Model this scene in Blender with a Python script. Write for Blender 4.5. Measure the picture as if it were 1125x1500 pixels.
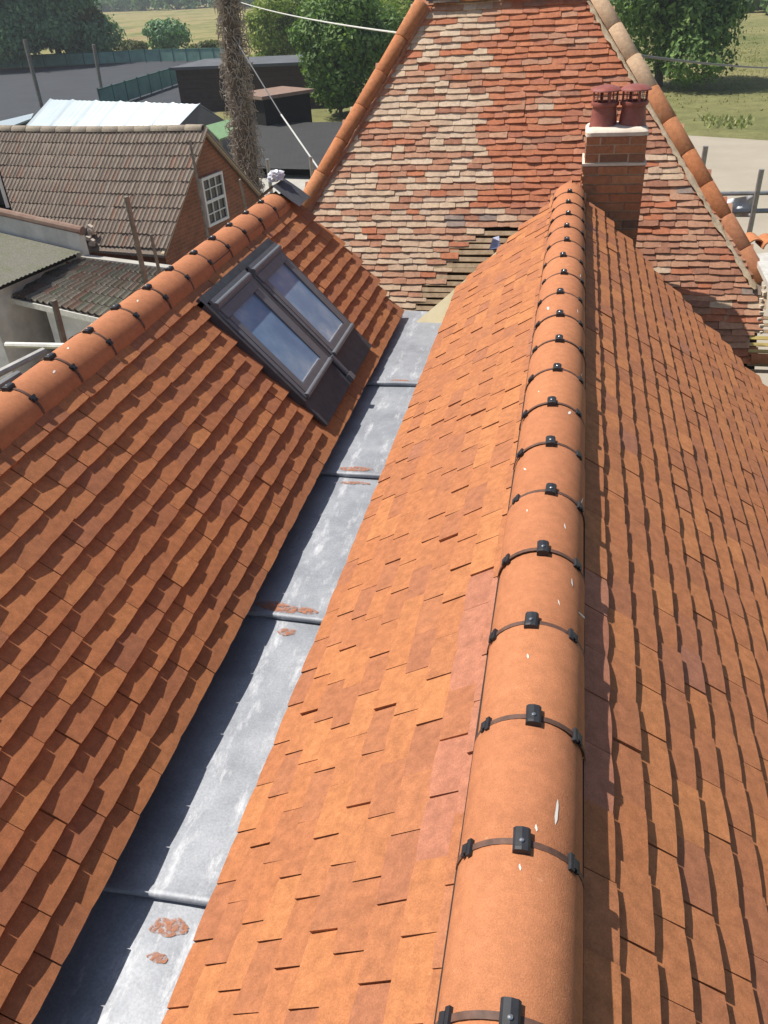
import bpy, bmesh, math, random
import numpy as np
from mathutils import Vector, Matrix
random.seed(7)
rng = np.random.default_rng(7)
S = bpy.context.scene
C = S.collection
for o in list(bpy.data.objects): bpy.data.objects.remove(o)

# ------------------------------------------------------------------ camera, sky, sun, exposure
Z0 = 6.6                                   # eye height above the yard, metres
F_PX, CX, CY = 1173.6, 562.5, 750.0
R_ = np.array((0.97742014, 0.20435861, -0.05373475))
D_ = np.array((0.07035651, -0.55453376, -0.82918169))
F_ = np.array((-0.19924815, 0.8066783, -0.55639042))
EYE = np.array((0.0, 0.0, Z0))
cam = bpy.data.cameras.new('camera'); camo = bpy.data.objects.new('camera', cam); C.objects.link(camo)
cam.sensor_fit = 'VERTICAL'; cam.sensor_height = 36.0; cam.lens = F_PX / 1500 * 36.0
cam.clip_start = 0.05; cam.clip_end = 4000
m = Matrix.Identity(4)
for i in range(3):
    m[i][0], m[i][1], m[i][2], m[i][3] = R_[i], -D_[i], -F_[i], EYE[i]
camo.matrix_world = m
S.camera = camo
S.render.resolution_x, S.render.resolution_y = 768, 1024
S.view_settings.view_transform = 'Standard'; S.view_settings.look = 'None'
S.view_settings.gamma = 1.0; S.view_settings.use_curve_mapping = False
S.view_settings.exposure = 0.22

SUN = Vector((-0.532, 0.09, 0.842)).normalized()          # direction to the sun
W = bpy.data.worlds.new('World'); S.world = W; W.use_nodes = True
wt = W.node_tree; wt.nodes.clear()
wo = wt.nodes.new('ShaderNodeOutputWorld'); bg = wt.nodes.new('ShaderNodeBackground')
sky = wt.nodes.new('ShaderNodeTexSky'); sky.sky_type = 'NISHITA'; sky.sun_disc = False
sky.sun_elevation = math.asin(SUN.z); sky.sun_rotation = math.atan2(SUN.x, SUN.y)
sky.air_density = 1.0; sky.dust_density = 1.2
wtc = wt.nodes.new('ShaderNodeTexCoord'); wmp = wt.nodes.new('ShaderNodeMapping')
wmp.inputs['Scale'].default_value = (1.0, 1.0, 2.6)
wn = wt.nodes.new('ShaderNodeTexNoise'); wn.inputs['Scale'].default_value = 2.1; wn.inputs['Detail'].default_value = 7
wr = wt.nodes.new('ShaderNodeValToRGB'); wr.color_ramp.elements[0].position = 0.53; wr.color_ramp.elements[1].position = 0.72
wr.color_ramp.elements[0].color = (0, 0, 0, 1); wr.color_ramp.elements[1].color = (0.75, 0.75, 0.75, 1)
wm = wt.nodes.new('ShaderNodeMixRGB'); wm.inputs['Color2'].default_value = (9.0, 9.2, 9.6, 1)
L = wt.links.new
L(wtc.outputs['Generated'], wmp.inputs['Vector']); L(wmp.outputs['Vector'], wn.inputs['Vector'])
L(wn.outputs['Fac'], wr.inputs['Fac']); L(wr.outputs['Color'], wm.inputs['Fac'])
L(sky.outputs['Color'], wm.inputs['Color1']); L(wm.outputs['Color'], bg.inputs['Color'])
bg.inputs['Strength'].default_value = 0.08
L(bg.outputs['Background'], wo.inputs['Surface'])
sl = bpy.data.lights.new('sun', 'SUN'); sl.energy = 5.0; sl.angle = math.radians(0.53); sl.color = (1.0, 0.94, 0.85)
slo = bpy.data.objects.new('sun', sl); C.objects.link(slo)
slo.rotation_euler = (-SUN).to_track_quat('-Z', 'Y').to_euler(); slo.location = (-20, 3, 30)

# ------------------------------------------------------------------ survey helpers: sight lines from the eye to a known plane
def ray(u, v): return R_ * ((u - CX) / F_PX) + D_ * ((v - CY) / F_PX) + F_
def pz(u, v, z=0.0): r = ray(u, v); return Vector(EYE + r * ((z - Z0) / r[2]))
def py(u, v, y): r = ray(u, v); return Vector(EYE + r * (y / r[1]))
def px_(u, v, x): r = ray(u, v); return Vector(EYE + r * (x / r[0]))
def screen(P):
    d = np.asarray(P) - EYE; w = d @ F_
    return (CX + F_PX * (d @ R_) / w, CY + F_PX * (d @ D_) / w, w)

# ------------------------------------------------------------------ materials
def nt(name):
    mt = bpy.data.materials.new(name); mt.use_nodes = True
    t = mt.node_tree; t.nodes.clear()
    out = t.nodes.new('ShaderNodeOutputMaterial'); b = t.nodes.new('ShaderNodeBsdfPrincipled')
    t.links.new(b.outputs[0], out.inputs[0])
    return mt, t, b
def nnoise(t, vec, scale, detail=4, rough=0.6):
    n = t.nodes.new('ShaderNodeTexNoise'); n.inputs['Scale'].default_value = scale
    n.inputs['Detail'].default_value = detail; n.inputs['Roughness'].default_value = rough
    t.links.new(vec, n.inputs['Vector']); return n.outputs['Fac']
def nramp(t, fac, stops, interp='LINEAR'):
    r = t.nodes.new('ShaderNodeValToRGB'); cr = r.color_ramp; cr.interpolation = interp
    while len(cr.elements) < len(stops): cr.elements.new(0.5)
    for e, (p, c) in zip(cr.elements, stops):
        e.position = p; e.color = (c[0], c[1], c[2], 1) if hasattr(c, '__len__') else (c, c, c, 1)
    t.links.new(fac, r.inputs[0]); return r.outputs[0]
def nmix(t, a, b, fac, mode='MIX'):
    x = t.nodes.new('ShaderNodeMixRGB'); x.blend_type = mode
    for s, v in ((0, fac), (1, a), (2, b)):
        if hasattr(v, 'is_linked') or hasattr(v, 'links'): t.links.new(v, x.inputs[s])
        elif s == 0: x.inputs[0].default_value = v
        else: x.inputs[s].default_value = (v[0], v[1], v[2], 1)
    return x.outputs[0]
def nmath(t, op, a, b):
    x = t.nodes.new('ShaderNodeMath'); x.operation = op
    for s, v in ((0, a), (1, b)):
        if hasattr(v, 'links'): t.links.new(v, x.inputs[s])
        else: x.inputs[s].default_value = v
    return x.outputs[0]
def nbump(t, b, h, strength=0.3, dist=0.002):
    x = t.nodes.new('ShaderNodeBump'); x.inputs['Strength'].default_value = strength; x.inputs['Distance'].default_value = dist
    t.links.new(h, x.inputs['Height']); t.links.new(x.outputs[0], b.inputs['Normal'])
def pos(t): return t.nodes.new('ShaderNodeNewGeometry').outputs['Position']
def piece_random(t):
    g = t.nodes.new('ShaderNodeNewGeometry'); o = t.nodes.new('ShaderNodeObjectInfo')
    return nmath(t, 'FRACT', nmath(t, 'ADD', g.outputs['Random Per Island'], o.outputs['Random']), 0.0)

def clay(name, stops, grain=90.0, mottling=0.35, spots=None, spot_amount=0.6, rough=0.88, bump=0.35, bump_dist=0.0016, streak=None):
    mt, t, b = nt(name); P = pos(t)
    col = nramp(t, piece_random(t), stops)
    v = nramp(t, nnoise(t, P, 30, 6, 0.7), [(0.3, 1 - mottling * .75), (0.7, 1 + mottling * 0.45)])
    col = nmix(t, col, v, 1.0, 'MULTIPLY')
    v2 = nramp(t, nnoise(t, P, grain * 3, 2, 0.5), [(0.32, 0.86), (0.68, 1.1)])
    col = nmix(t, col, v2, 1.0, 'MULTIPLY')
    if spots:
        col = nmix(t, col, spots, nramp(t, nnoise(t, P, 38, 6, 0.7), [(spot_amount, 0.0), (spot_amount + 0.12, 0.75)]))
    if streak:
        col = nmix(t, col, streak[0], nramp(t, nnoise(t, P, streak[2], 5, 0.7), [(streak[1], 0.0), (streak[1] + 0.18, 0.7)]))
    t.links.new(col, b.inputs['Base Color']); b.inputs['Roughness'].default_value = rough
    b.inputs['Specular IOR Level'].default_value = 0.25
    nbump(t, b, nnoise(t, P, grain * 2.2, 4, 0.7), bump, bump_dist)
    return mt
def plain(name, col, rough=0.7, vary=0.2, scale=6.0, metal=0.0, bump=0.0, bscale=60, col2=None, spec=0.4):
    mt, t, b = nt(name); P = pos(t)
    c2 = col2 or tuple(c * (1 - vary) for c in col); c1 = tuple(min(1, c * (1 + vary * .5)) for c in col) if not col2 else col
    n = nnoise(t, P, scale, 6, 0.65)
    t.links.new(nramp(t, n, [(0.32, c2), (0.68, c1)]), b.inputs['Base Color'])
    b.inputs['Roughness'].default_value = rough; b.inputs['Metallic'].default_value = metal; b.inputs['Specular IOR Level'].default_value = spec
    if bump: nbump(t, b, nnoise(t, P, bscale, 4), bump, 0.004)
    return mt
def island(name, stops, rough=0.7, trans=0.0):
    mt, t, b = nt(name)
    c = nramp(t, piece_random(t), stops); t.links.new(c, b.inputs['Base Color']); b.inputs['Roughness'].default_value = rough
    b.inputs['Specular IOR Level'].default_value = 0.25
    if trans:
        out = [n for n in t.nodes if n.type == 'OUTPUT_MATERIAL'][0]
        tr = t.nodes.new('ShaderNodeBsdfTranslucent'); mx = t.nodes.new('ShaderNodeMixShader'); mx.inputs[0].default_value = trans
        t.links.new(nmix(t, c, (1.0, 1.25, 0.5), 1.0, 'MULTIPLY'), tr.inputs[0])
        t.links.new(b.outputs[0], mx.inputs[1]); t.links.new(tr.outputs[0], mx.inputs[2]); t.links.new(mx.outputs[0], out.inputs[0])
    return mt

NEW = [(0.0, (.455, .176, .074)), (0.14, (.385, .153, .075)), (0.28, (.48, .193, .080)), (0.42, (.365, .147, .077)), (0.56, (.435, .170, .073)), (0.70, (.50, .205, .084)), (0.82, (.40, .157, .074)), (0.975, (.465, .184, .078)), (1.0, (.34, .145, .09))]
M = {}
M['tile'] = clay('new_clay_tile', NEW, spots=(.60, .31, .15), spot_amount=0.66)
M['tile_pink'] = clay('pink_clay_tile', [(0, (.43, .185, .115)), (0.5, (.40, .165, .10)), (1, (.46, .195, .12))], spots=(.55, .28, .18), spot_amount=0.62)
M['ridge'] = clay('ridge_clay', [(0, (.50, .20, .095)), (0.5, (.47, .185, .088)), (1, (.53, .215, .10))], mottling=0.22, grain=130, bump=0.8, bump_dist=0.0016, spots=(.62, .34, .20), spot_amount=.64)
M['old_cream'] = clay('old_cream_tile', [(0, (.62, .45, .31)), (0.35, (.68, .51, .36)), (0.6, (.58, .40, .28)), (0.85, (.72, .56, .41)), (1, (.56, .41, .30))], mottling=.34, spots=(.30, .17, .10), spot_amount=.64, bump=.8, bump_dist=.004)
M['old_pink'] = clay('old_pink_tile', [(0, (.53, .28, .18)), (0.4, (.48, .24, .15)), (0.7, (.58, .33, .215)), (1, (.51, .285, .185))], mottling=.34, spots=(.55, .36, .24), spot_amount=.64, bump=.8, bump_dist=.004)
M['old_red'] = clay('old_red_tile', [(0, (.55, .205, .11)), (0.3, (.49, .18, .098)), (0.6, (.59, .23, .12)), (0.85, (.46, .18, .11)), (1, (.62, .27, .16))], mottling=.34, spots=(.30, .11, .07), spot_amount=.66, bump=.8, bump_dist=.004)
M['old_brown'] = clay('old_brown_tile', [(0, (.43, .205, .13)), (0.5, (.38, .18, .12)), (1, (.47, .235, .15))], mottling=.4, spots=(.42, .24, .15), spot_amount=.66, bump=.8, bump_dist=.004)
M['old_grey'] = clay('old_grey_tile', [(0, (.31, .24, .205)), (1, (.38, .29, .245))], mottling=.4, bump=.8, bump_dist=.004)
M['hip'] = clay('hip_clay', [(0, (.52, .20, .085)), (0.4, (.45, .175, .08)), (0.7, (.56, .235, .105)), (1, (.48, .21, .11))], mottling=.35, spots=(.30, .15, .10), spot_amount=.62, streak=((.60, .42, .24), .60, 7), bump=.6, bump_dist=.003)
M['hip_pale'] = clay('pale_hip_clay', [(0, (.66, .46, .30)), (1, (.60, .40, .25))], mottling=.3, spots=(.42, .22, .12), spot_amount=.58, bump=.6, bump_dist=.003)
M['mortar'] = plain('lime_mortar', (.66, .54, .38), .95, col2=(.44, .34, .23), scale=30, bump=.8, bscale=80)
M['pointing'] = plain('cream_pointing', (.66, .52, .38), .95, col2=(.46, .34, .24), scale=9)
M['white_mortar'] = plain('pale_flaunching', (.78, .69, .58), .9, col2=(.64, .53, .43), scale=14, bump=.5, bscale=60)
M['deck'] = plain('dark_underlay', (.045, .035, .03), .95)
M['batten_old'] = plain('weathered_batten', (.56, .42, .27), .9, col2=(.36, .25, .155), scale=18, bump=.4)
M['batten_new'] = plain('yellow_batten', (.72, .56, .20), .8, col2=(.60, .45, .17), scale=12)
M['valley'] = plain('pale_valley_board', (.86, .76, .50), .75, col2=(.78, .66, .40), scale=9)
M['black'] = plain('black_plastic', (.028, .03, .036), .5, vary=.3, scale=40)
M['strap'] = plain('dark_joint_strap', (.13, .068, .048), .6, vary=.4, scale=40)
M['steel'] = plain('bright_steel', (.65, .64, .62), .3, metal=1.0, vary=.1)
M['frame'] = plain('grey_aluminium', (.155, .165, .185), .45, vary=.12, scale=20, metal=.1)
M['flash'] = plain('charcoal_flashing', (.075, .078, .088), .65, vary=.25, scale=16, bump=.2, bscale=200)
M['chalk'] = plain('white_splash', (.80, .77, .70), .9, vary=.1)
M['brick'] = clay('chimney_brick', [(0, (0.439, 0.183, 0.098)), (.3, (0.366, 0.159, 0.091)), (.6, (0.500, 0.213, 0.110)), (.85, (0.207, 0.116, 0.085)), (1, (0.561, 0.256, 0.134))], mottling=.4, bump=.8, bump_dist=.003)
M['pot'] = plain('maroon_clay_pot', (.30, .095, .075), .42, vary=.25, scale=20)
M['white_paint'] = plain('white_paint', (.78, .77, .73), .5, vary=.08, scale=10)
M['wood_grey'] = plain('weathered_wood', (.30, .27, .23), .9, col2=(.17, .15, .13), scale=8, bump=.4)
M['galv'] = plain('galvanised_tube', (.42, .42, .41), .45, metal=.6, vary=.25, scale=14)
M['galv_white'] = plain('pale_tube', (.66, .65, .60), .5, metal=.2, vary=.2, scale=14)
M['render'] = plain('pale_rendered_wall', (.72, .70, .65), .9, col2=(.50, .49, .45), scale=3, bump=.4)
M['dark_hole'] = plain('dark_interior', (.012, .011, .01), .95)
M['blackboard'] = plain('black_weatherboard', (.03, .03, .032), .7)
M['bag'] = plain('crumpled_white_plastic', (.74, .74, .80), .35, vary=.1, scale=12)
M['bluewhite'] = plain('blue_white_wrapper', (.78, .80, .92), .5, col2=(.36, .44, .78), scale=14)
M['cable_white'] = plain('pale_cable', (.70, .70, .66), .6, vary=.1)
M['cable_grey'] = plain('grey_cable', (.22, .22, .22), .6, vary=.1)

# lead: grey sheet with white patina
mt, t, b = nt('lead_sheet'); P = pos(t)
mp = t.nodes.new('ShaderNodeMapping'); mp.inputs['Scale'].default_value = (5.0, 1.6, 5.0); t.links.new(P, mp.inputs['Vector'])
sx = t.nodes.new('ShaderNodeSeparateXYZ'); t.links.new(P, sx.inputs[0])
base = nramp(t, nnoise(t, P, 5, 8, 0.7), [(0.3, (.24, .255, .285)), (0.5, (.31, .33, .365)), (0.7, (.40, .42, .455))])
base = nmix(t, base, nramp(t, nnoise(t, P, 120, 3, 0.6), [(0.3, .86), (0.7, 1.12)]), 1.0, 'MULTIPLY')
def xband(c, w):
    d = nmath(t, 'ABSOLUTE', nmath(t, 'SUBTRACT', sx.outputs[0], c), 0.0)
    return nramp(t, nmath(t, 'DIVIDE', d, w), [(0.0, 1.0), (1.0, 0.0)])
bands = nmath(t, 'MAXIMUM', xband(-1.13, .075), nmath(t, 'MULTIPLY', xband(-0.985, .07), 0.85))
pat = nnoise(t, mp.outputs[0], 3.4, 9, 0.78)
fac = nramp(t, nmath(t, 'ADD', nmath(t, 'MULTIPLY', bands, 0.13), pat), [(0.60, 0.0), (0.78, 0.68)])
base = nmix(t, base, (.72, .73, .76), fac)
t.links.new(base, b.inputs['Base Color']); b.inputs['Metallic'].default_value = 0.15; b.inputs['Roughness'].default_value = 0.55
nbump(t, b, nnoise(t, P, 40, 5, 0.7), 0.25, 0.003)
M['lead'] = mt
mt, t, b = nt('red_tile_dust'); P = pos(t)
t.links.new(nramp(t, nnoise(t, P, 45, 5, .7), [(.3, (.36, .15, .085)), (.7, (.50, .21, .11))]), b.inputs['Base Color']); b.inputs['Roughness'].default_value = .95
t.links.new(nramp(t, nnoise(t, P, 55, 7, .8), [(.40, 0.0), (.56, .9)]), b.inputs['Alpha'])
M['dust'] = mt

# window glass: reflected sky is put into the colour of the roof panes
mt, t, b = nt('roof_window_glass'); P = pos(t)      # blue with whitish patches, painted in place of mirrored sky and cloud
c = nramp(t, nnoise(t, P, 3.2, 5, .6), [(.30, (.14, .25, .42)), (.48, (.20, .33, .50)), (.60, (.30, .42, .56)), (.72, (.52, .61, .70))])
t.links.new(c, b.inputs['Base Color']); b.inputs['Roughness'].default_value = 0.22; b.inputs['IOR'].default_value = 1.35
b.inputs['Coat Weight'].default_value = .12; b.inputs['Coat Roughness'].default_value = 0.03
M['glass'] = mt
mt, t, b = nt('house_glass'); b.inputs['Base Color'].default_value = (.02, .024, .028, 1); b.inputs['Roughness'].default_value = .06
M['glass_house'] = mt

# barn brick wall (too far to pick bricks apart)
mt, t, b = nt('barn_brickwork'); tc = t.nodes.new('ShaderNodeTexCoord')
bk = t.nodes.new('ShaderNodeTexBrick'); bk.inputs['Scale'].default_value = 1.0
bk.inputs['Brick Width'].default_value = .225; bk.inputs['Row Height'].default_value = .075; bk.inputs['Mortar Size'].default_value = .007
bk.inputs['Color1'].default_value = (.33, .115, .055, 1); bk.inputs['Color2'].default_value = (.24, .09, .05, 1); bk.inputs['Mortar'].default_value = (.27, .18, .12, 1)
t.links.new(tc.outputs['UV'], bk.inputs['Vector'])
c = nmix(t, bk.outputs[0], nramp(t, nnoise(t, pos(t), 2.5, 6, .7), [(.3, .72), (.7, 1.2)]), 1.0, 'MULTIPLY')
t.links.new(c, b.inputs['Base Color']); b.inputs['Roughness'].default_value = .92; nbump(t, b, bk.outputs['Fac'], -.5, .006)
M['brickwall'] = mt
M['pantile'] = clay('weathered_pantile', [(0, (.26, .215, .175)), (.2, (.22, .175, .14)), (.4, (.30, .25, .205)), (.6, (.24, .185, .15)), (.78, (.28, .235, .19)), (.95, (.29, .175, .13)), (1, (.22, .19, .16))], mottling=.45, spots=(.42, .37, .29), spot_amount=.62, bump=.8, bump_dist=.01)
M['pantile_dark'] = clay('mossy_pantile', [(0, (.17, .155, .125)), (.4, (.23, .205, .165)), (.6, (.20, .12, .09)), (.8, (.13, .14, .10)), (1, (.26, .235, .19))], mottling=.5, spots=(.40, .37, .30), spot_amount=.60, bump=.8, bump_dist=.01)
M['ridge_grey'] = clay('lichened_ridge', [(0, (.36, .31, .24)), (.6, (.30, .25, .20)), (1, (.40, .34, .26))], mottling=.5, spots=(.55, .50, .40), spot_amount=.58)
M['moss'] = clay('mossy_concrete_sheet', [(0, (.20, .195, .155)), (1, (.185, .18, .145))], grain=20, mottling=.35, spots=(.44, .42, .33), spot_amount=.66, bump=.5, bump_dist=.01, streak=((.13, .14, .075), .5, 3))
M['coping'] = plain('old_red_coping', (.22, .125, .095), .9, col2=(.30, .22, .17), scale=5)
M['tin'] = plain('white_tin_sheet', (.44, .51, .55), .45, col2=(.38, .46, .51), scale=1.5, metal=.1)
M['green_sheet'] = plain('green_translucent_sheet', (.16, .28, .13), .6, vary=.2)
M['dark_shed'] = plain('dark_boarded_wall', (.075, .05, .04), .9, col2=(.05, .036, .03), scale=4)
M['felt'] = plain('grey_roofing_felt', (.13, .14, .155), .8, col2=(.085, .09, .10), scale=.8)
M['felt_dark'] = plain('dark_roofing_sheet', (.046, .046, .047), .85, col2=(.034, .034, .035), scale=1.0)
M['tarmac'] = plain('dark_tarmac', (.050, .056, .066), .9, col2=(.036, .041, .050), scale=.35)
M['netting'] = plain('green_windbreak_netting', (.035, .135, .115), .8, vary=.3, scale=1)
M['gravel'] = plain('pale_gravel_road', (.40, .355, .28), .95, col2=(.34, .30, .235), scale=.5, bump=.6, bscale=12)
M['concrete'] = plain('pale_concrete', (.50, .48, .43), .9, col2=(.36, .345, .31), scale=1.2)
M['tarp'] = plain('silver_tarpaulin', (.72, .74, .78), .4, col2=(.52, .55, .60), scale=3)
M['bark'] = plain('bark', (.12, .095, .07), .95, col2=(.07, .055, .042), scale=8, bump=.6)
M['ivy_pole'] = plain('weathered_pole', (.20, .155, .115), .95, col2=(.12, .09, .07), scale=6, bump=.5)
M['twig'] = island('dead_ivy', [(0, (.46, .41, .34)), (.4, (.33, .27, .215)), (.7, (.56, .51, .43)), (1, (.26, .20, .155))], .9)
M['house_wall'] = plain('red_house_wall', (.27, .11, .065), .9, scale=4)
LEAF_A = island('leaf_dark', [(0, (0.085, 0.154, 0.047)), (.5, (0.124, 0.214, 0.060)), (.8, (0.182, 0.289, 0.082)), (1, (0.256, 0.353, 0.108))], .6, .25)
LEAF_B = island('leaf_bright', [(0, (0.151, 0.222, 0.045)), (.5, (0.222, 0.302, 0.061)), (.85, (0.332, 0.383, 0.081)), (1, (0.422, 0.432, 0.121))], .6, .3)
LEAF_C = island('leaf_blue', [(0, (0.103, 0.208, 0.113)), (.6, (0.154, 0.290, 0.149)), (1, (0.251, 0.398, 0.196))], .6, .22)
LEAF_D = island('leaf_olive', [(0, (0.096, 0.119, 0.046)), (.6, (0.154, 0.173, 0.065)), (1, (0.230, 0.230, 0.096))], .7, .25)

# ground: dry meadow
mt, t, b = nt('dry_meadow'); P = pos(t)
c = nramp(t, nnoise(t, P, .045, 6, .62), [(.30, (.17, .19, .075)), (.46, (.225, .225, .095)), (.58, (.28, .26, .12)), (.72, (.33, .285, .145))])
c = nmix(t, c, nramp(t, nnoise(t, P, .9, 6, .7), [(.28, .66), (.72, 1.22)]), 1.0, 'MULTIPLY')
c = nmix(t, c, (.10, .135, .04), nramp(t, nnoise(t, P, .16, 5, .7), [(.56, 0.0), (.68, .8)]))
t.links.new(c, b.inputs['Base Color']); b.inputs['Roughness'].default_value = 1.0; b.inputs['Specular IOR Level'].default_value = .1
nbump(t, b, nnoise(t, P, 3.0, 6, .75), 1.0, .15)
M['meadow'] = mt
mt, t, b = nt('straw_field'); P = pos(t)
c = nramp(t, nnoise(t, P, .06, 7, .68), [(.32, (.17, .185, .065)), (.46, (.27, .25, .105)), (.58, (.34, .28, .135)), (.70, (.27, .19, .105))])
c = nmix(t, c, nramp(t, nnoise(t, P, .5, 6, .7), [(.28, .7), (.72, 1.2)]), 1.0, 'MULTIPLY')
c = nmix(t, c, (.11, .14, .045), nramp(t, nnoise(t, P, .11, 6, .75), [(.52, 0.0), (.64, .85)]))
t.links.new(c, b.inputs['Base Color']); b.inputs['Roughness'].default_value = 1.0; b.inputs['Specular IOR Level'].default_value = .1
M['straw'] = mt

# ------------------------------------------------------------------ object helpers
def tag(o, label=None, cat=None, group=None, kind=None):
    if label: o['label'] = label
    if cat: o['category'] = cat
    if group: o['group'] = group
    if kind: o['kind'] = kind
    return o
def thing(name, label, cat, loc=(0, 0, 0), group=None):
    o = bpy.data.objects.new(name, None); C.objects.link(o); o.location = loc; o.empty_display_size = .2
    return tag(o, label, cat, group)
def wloc(o):
    p = Vector((0, 0, 0))
    while o is not None: p += Vector(o.location); o = o.parent
    return p
def put(name, me, parent=None, M4=None, kind=None):
    o = bpy.data.objects.new(name, me); C.objects.link(o)
    M4 = M4 if M4 is not None else Matrix.Identity(4)
    if parent is not None:
        o.parent = parent
        o.matrix_basis = Matrix.Translation(-wloc(parent)) @ M4 if parent.type == 'EMPTY' else M4
    else: o.matrix_basis = M4
    if kind: o['kind'] = kind
    return o
def mesh(verts, faces, mats, smooth=False, fmat=None, sharp=35):
    me = bpy.data.meshes.new('m'); me.from_pydata([tuple(map(float, v)) for v in verts], [], faces)
    for q in (mats if isinstance(mats, (list, tuple)) else [mats]): me.materials.append(q)
    if fmat is not None: me.polygons.foreach_set('material_index', fmat)
    if smooth:
        me.polygons.foreach_set('use_smooth', [True] * len(me.polygons)); me.set_sharp_from_angle(angle=math.radians(sharp))
    me.update(); return me
class MB:
    def __init__(s): s.v = []; s.f = []; s.m = []
    def add(s, v, f, mi=0):
        n = len(s.v); s.v += [tuple(map(float, p)) for p in v]; s.f += [tuple(i + n for i in q) for q in f]; s.m += [mi] * len(f)
    def box(s, c, sz, X=None, mi=0, taper=1.0):
        x, y, z = sz[0] / 2, sz[1] / 2, sz[2] / 2
        pts = [Vector((a * x * (taper if e > 0 else 1), b_ * y * (taper if e > 0 else 1), e * z)) for e in (-1, 1) for a, b_ in ((-1, -1), (1, -1), (1, 1), (-1, 1))]
        if X is not None: pts = [X @ p for p in pts]
        c = Vector(c); s.add([p + c for p in pts], [(3, 2, 1, 0), (4, 5, 6, 7), (0, 1, 5, 4), (1, 2, 6, 5), (2, 3, 7, 6), (3, 0, 4, 7)], mi)
    def tube(s, a, b_, r, n=8, r2=None, mi=0, caps=True):
        a = Vector(a); b_ = Vector(b_); d = (b_ - a).normalized(); r2 = r if r2 is None else r2
        u = d.orthogonal().normalized(); w = d.cross(u)
        v = [a + (u * math.cos(k * 2 * math.pi / n) + w * math.sin(k * 2 * math.pi / n)) * r for k in range(n)]
        v += [b_ + (u * math.cos(k * 2 * math.pi / n) + w * math.sin(k * 2 * math.pi / n)) * r2 for k in range(n)]
        f = [(k, (k + 1) % n, n + (k + 1) % n, n + k) for k in range(n)]
        if caps: f += [tuple(range(n - 1, -1, -1)), tuple(range(n, 2 * n))]
        s.add(v, f, mi)
    def path(s, pts, r, n=6, mi=0):
        for a, b_ in zip(pts[:-1], pts[1:]): s.tube(a, b_, r, n, mi=mi)
    def lathe(s, prof, c, n=24, mi=0):
        c = Vector(c); k0 = len(prof); v = []
        for i in range(n):
            a = i * 2 * math.pi / n
            v += [c + Vector((r * math.cos(a), r * math.sin(a), z)) for r, z in prof]
        f = [(i * k0 + j, ((i + 1) % n) * k0 + j, ((i + 1) % n) * k0 + j + 1, i * k0 + j + 1) for i in range(n) for j in range(k0 - 1)]
        s.add(v, f, mi)
    def prism(s, poly, up, mi=0):                       # poly: list of points, extruded by vector up
        n = len(poly); up = Vector(up); v = [Vector(p) for p in poly] + [Vector(p) + up for p in poly]
        s.add(v, [tuple(range(n - 1, -1, -1)), tuple(range(n, 2 * n))] + [(k, (k + 1) % n, n + (k + 1) % n, n + k) for k in range(n)], mi)
    def mesh(s, mats, smooth=False, sharp=35): return mesh(s.v, s.f, mats, smooth, s.m, sharp)
    def put(s, name, mats, parent=None, smooth=False, kind=None, sharp=35): return put(name, s.mesh(mats, smooth, sharp), parent, None, kind)
def frame(o, X, Y, Z):
    M4 = Matrix.Identity(4)
    for i in range(3): M4[i][0], M4[i][1], M4[i][2], M4[i][3] = X[i], Y[i], Z[i], o[i]
    return M4

# ------------------------------------------------------------------ setting: ground, field, court, road
def sheet(name, poly, z, mat_):
    o = put(name, mesh([(p[0], p[1], z) for p in poly], [tuple(range(len(poly)))], mat_), None, None, 'structure'); return o
sheet('ground', [(-1500, -300), (1500, -300), (1500, 2200), (-1500, 2200)], 0, M['meadow'])
g = lambda u, v: pz(u, v, 0)
sheet('field', [g(-150, 96), g(110, 88), g(330, 80), g(420, 80), g(560, 20), g(360, 6), g(100, 17), g(-150, 25)], .004, M['straw'])
sheet('sports_court', [g(-140, 190), (-22, 34, 0), (-22, 58, 0), g(300, 112), g(335, 88), g(230, 88), g(110, 96), g(-140, 108)], .004, M['tarmac'])
sheet('gravel_road', [(-3, 20, 0), g(700, 225), g(905, 203), g(1000, 198), g(1125, 206), g(1500, 222), (40, 10, 0), (3, 9, 0)], .004, M['gravel'])
sheet('yard', [(-16, 8.5, 0), (-3.5, 8.5, 0), (-3.5, 34, 0), (-13, 36, 0), (-16, 32, 0)], .004, M['concrete'])

# ------------------------------------------------------------------ clay plain tiles
def tile_mesh(w, l, th, mat_, cross, along, seed, ragged=0.0, nx=4, ny=2):
    r = random.Random(seed); v = []; f = []
    ys = [0, l * .38, l]
    twist = r.uniform(-1, 1) * .0012
    edge = [r.uniform(-1, 1) * ragged for _ in range(nx + 1)]
    for j in range(ny + 1):
        for i in range(nx + 1):
            x = (i / nx - .5) * w
            q = (2 * x / w)
            yy = ys[j] + (edge[i] if j == 0 else 0)
            z = th - cross * q * q - along * (1 - ys[j] / l) ** 2 + twist * q * (1 - ys[j] / l) * 2
            if j == 0 and i in (0, nx): yy += .0025
            v.append((x + (r.uniform(-.001, .001) if i in (0, nx) else 0), yy, z))
    n = nx + 1
    for j in range(ny):
        for i in range(nx): f.append((j * n + i, j * n + i + 1, (j + 1) * n + i + 1, (j + 1) * n + i))
    base = len(v)
    for i in range(n): v.append((v[i][0], v[i][1] + .0008, v[i][2] - th))           # lower tail edge
    for i in range(n): v.append((v[ny * n + i][0], v[ny * n + i][1], v[ny * n + i][2] - th))
    for i in range(nx):
        f.append((base + i, base + i + 1, i + 1, i))
        f.append((base + i + 1, base + i, base + n + i, base + n + i + 1))
    for s_, rev in ((0, False), (nx, True)):
        a = [j * n + s_ for j in range(ny + 1)]; lo0, lo1 = base + s_, base + n + s_
        q = (lo0, *a, lo1); f.append(q[::-1] if rev else q)
    return mesh(v, f, mat_, True, None, 40)

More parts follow.
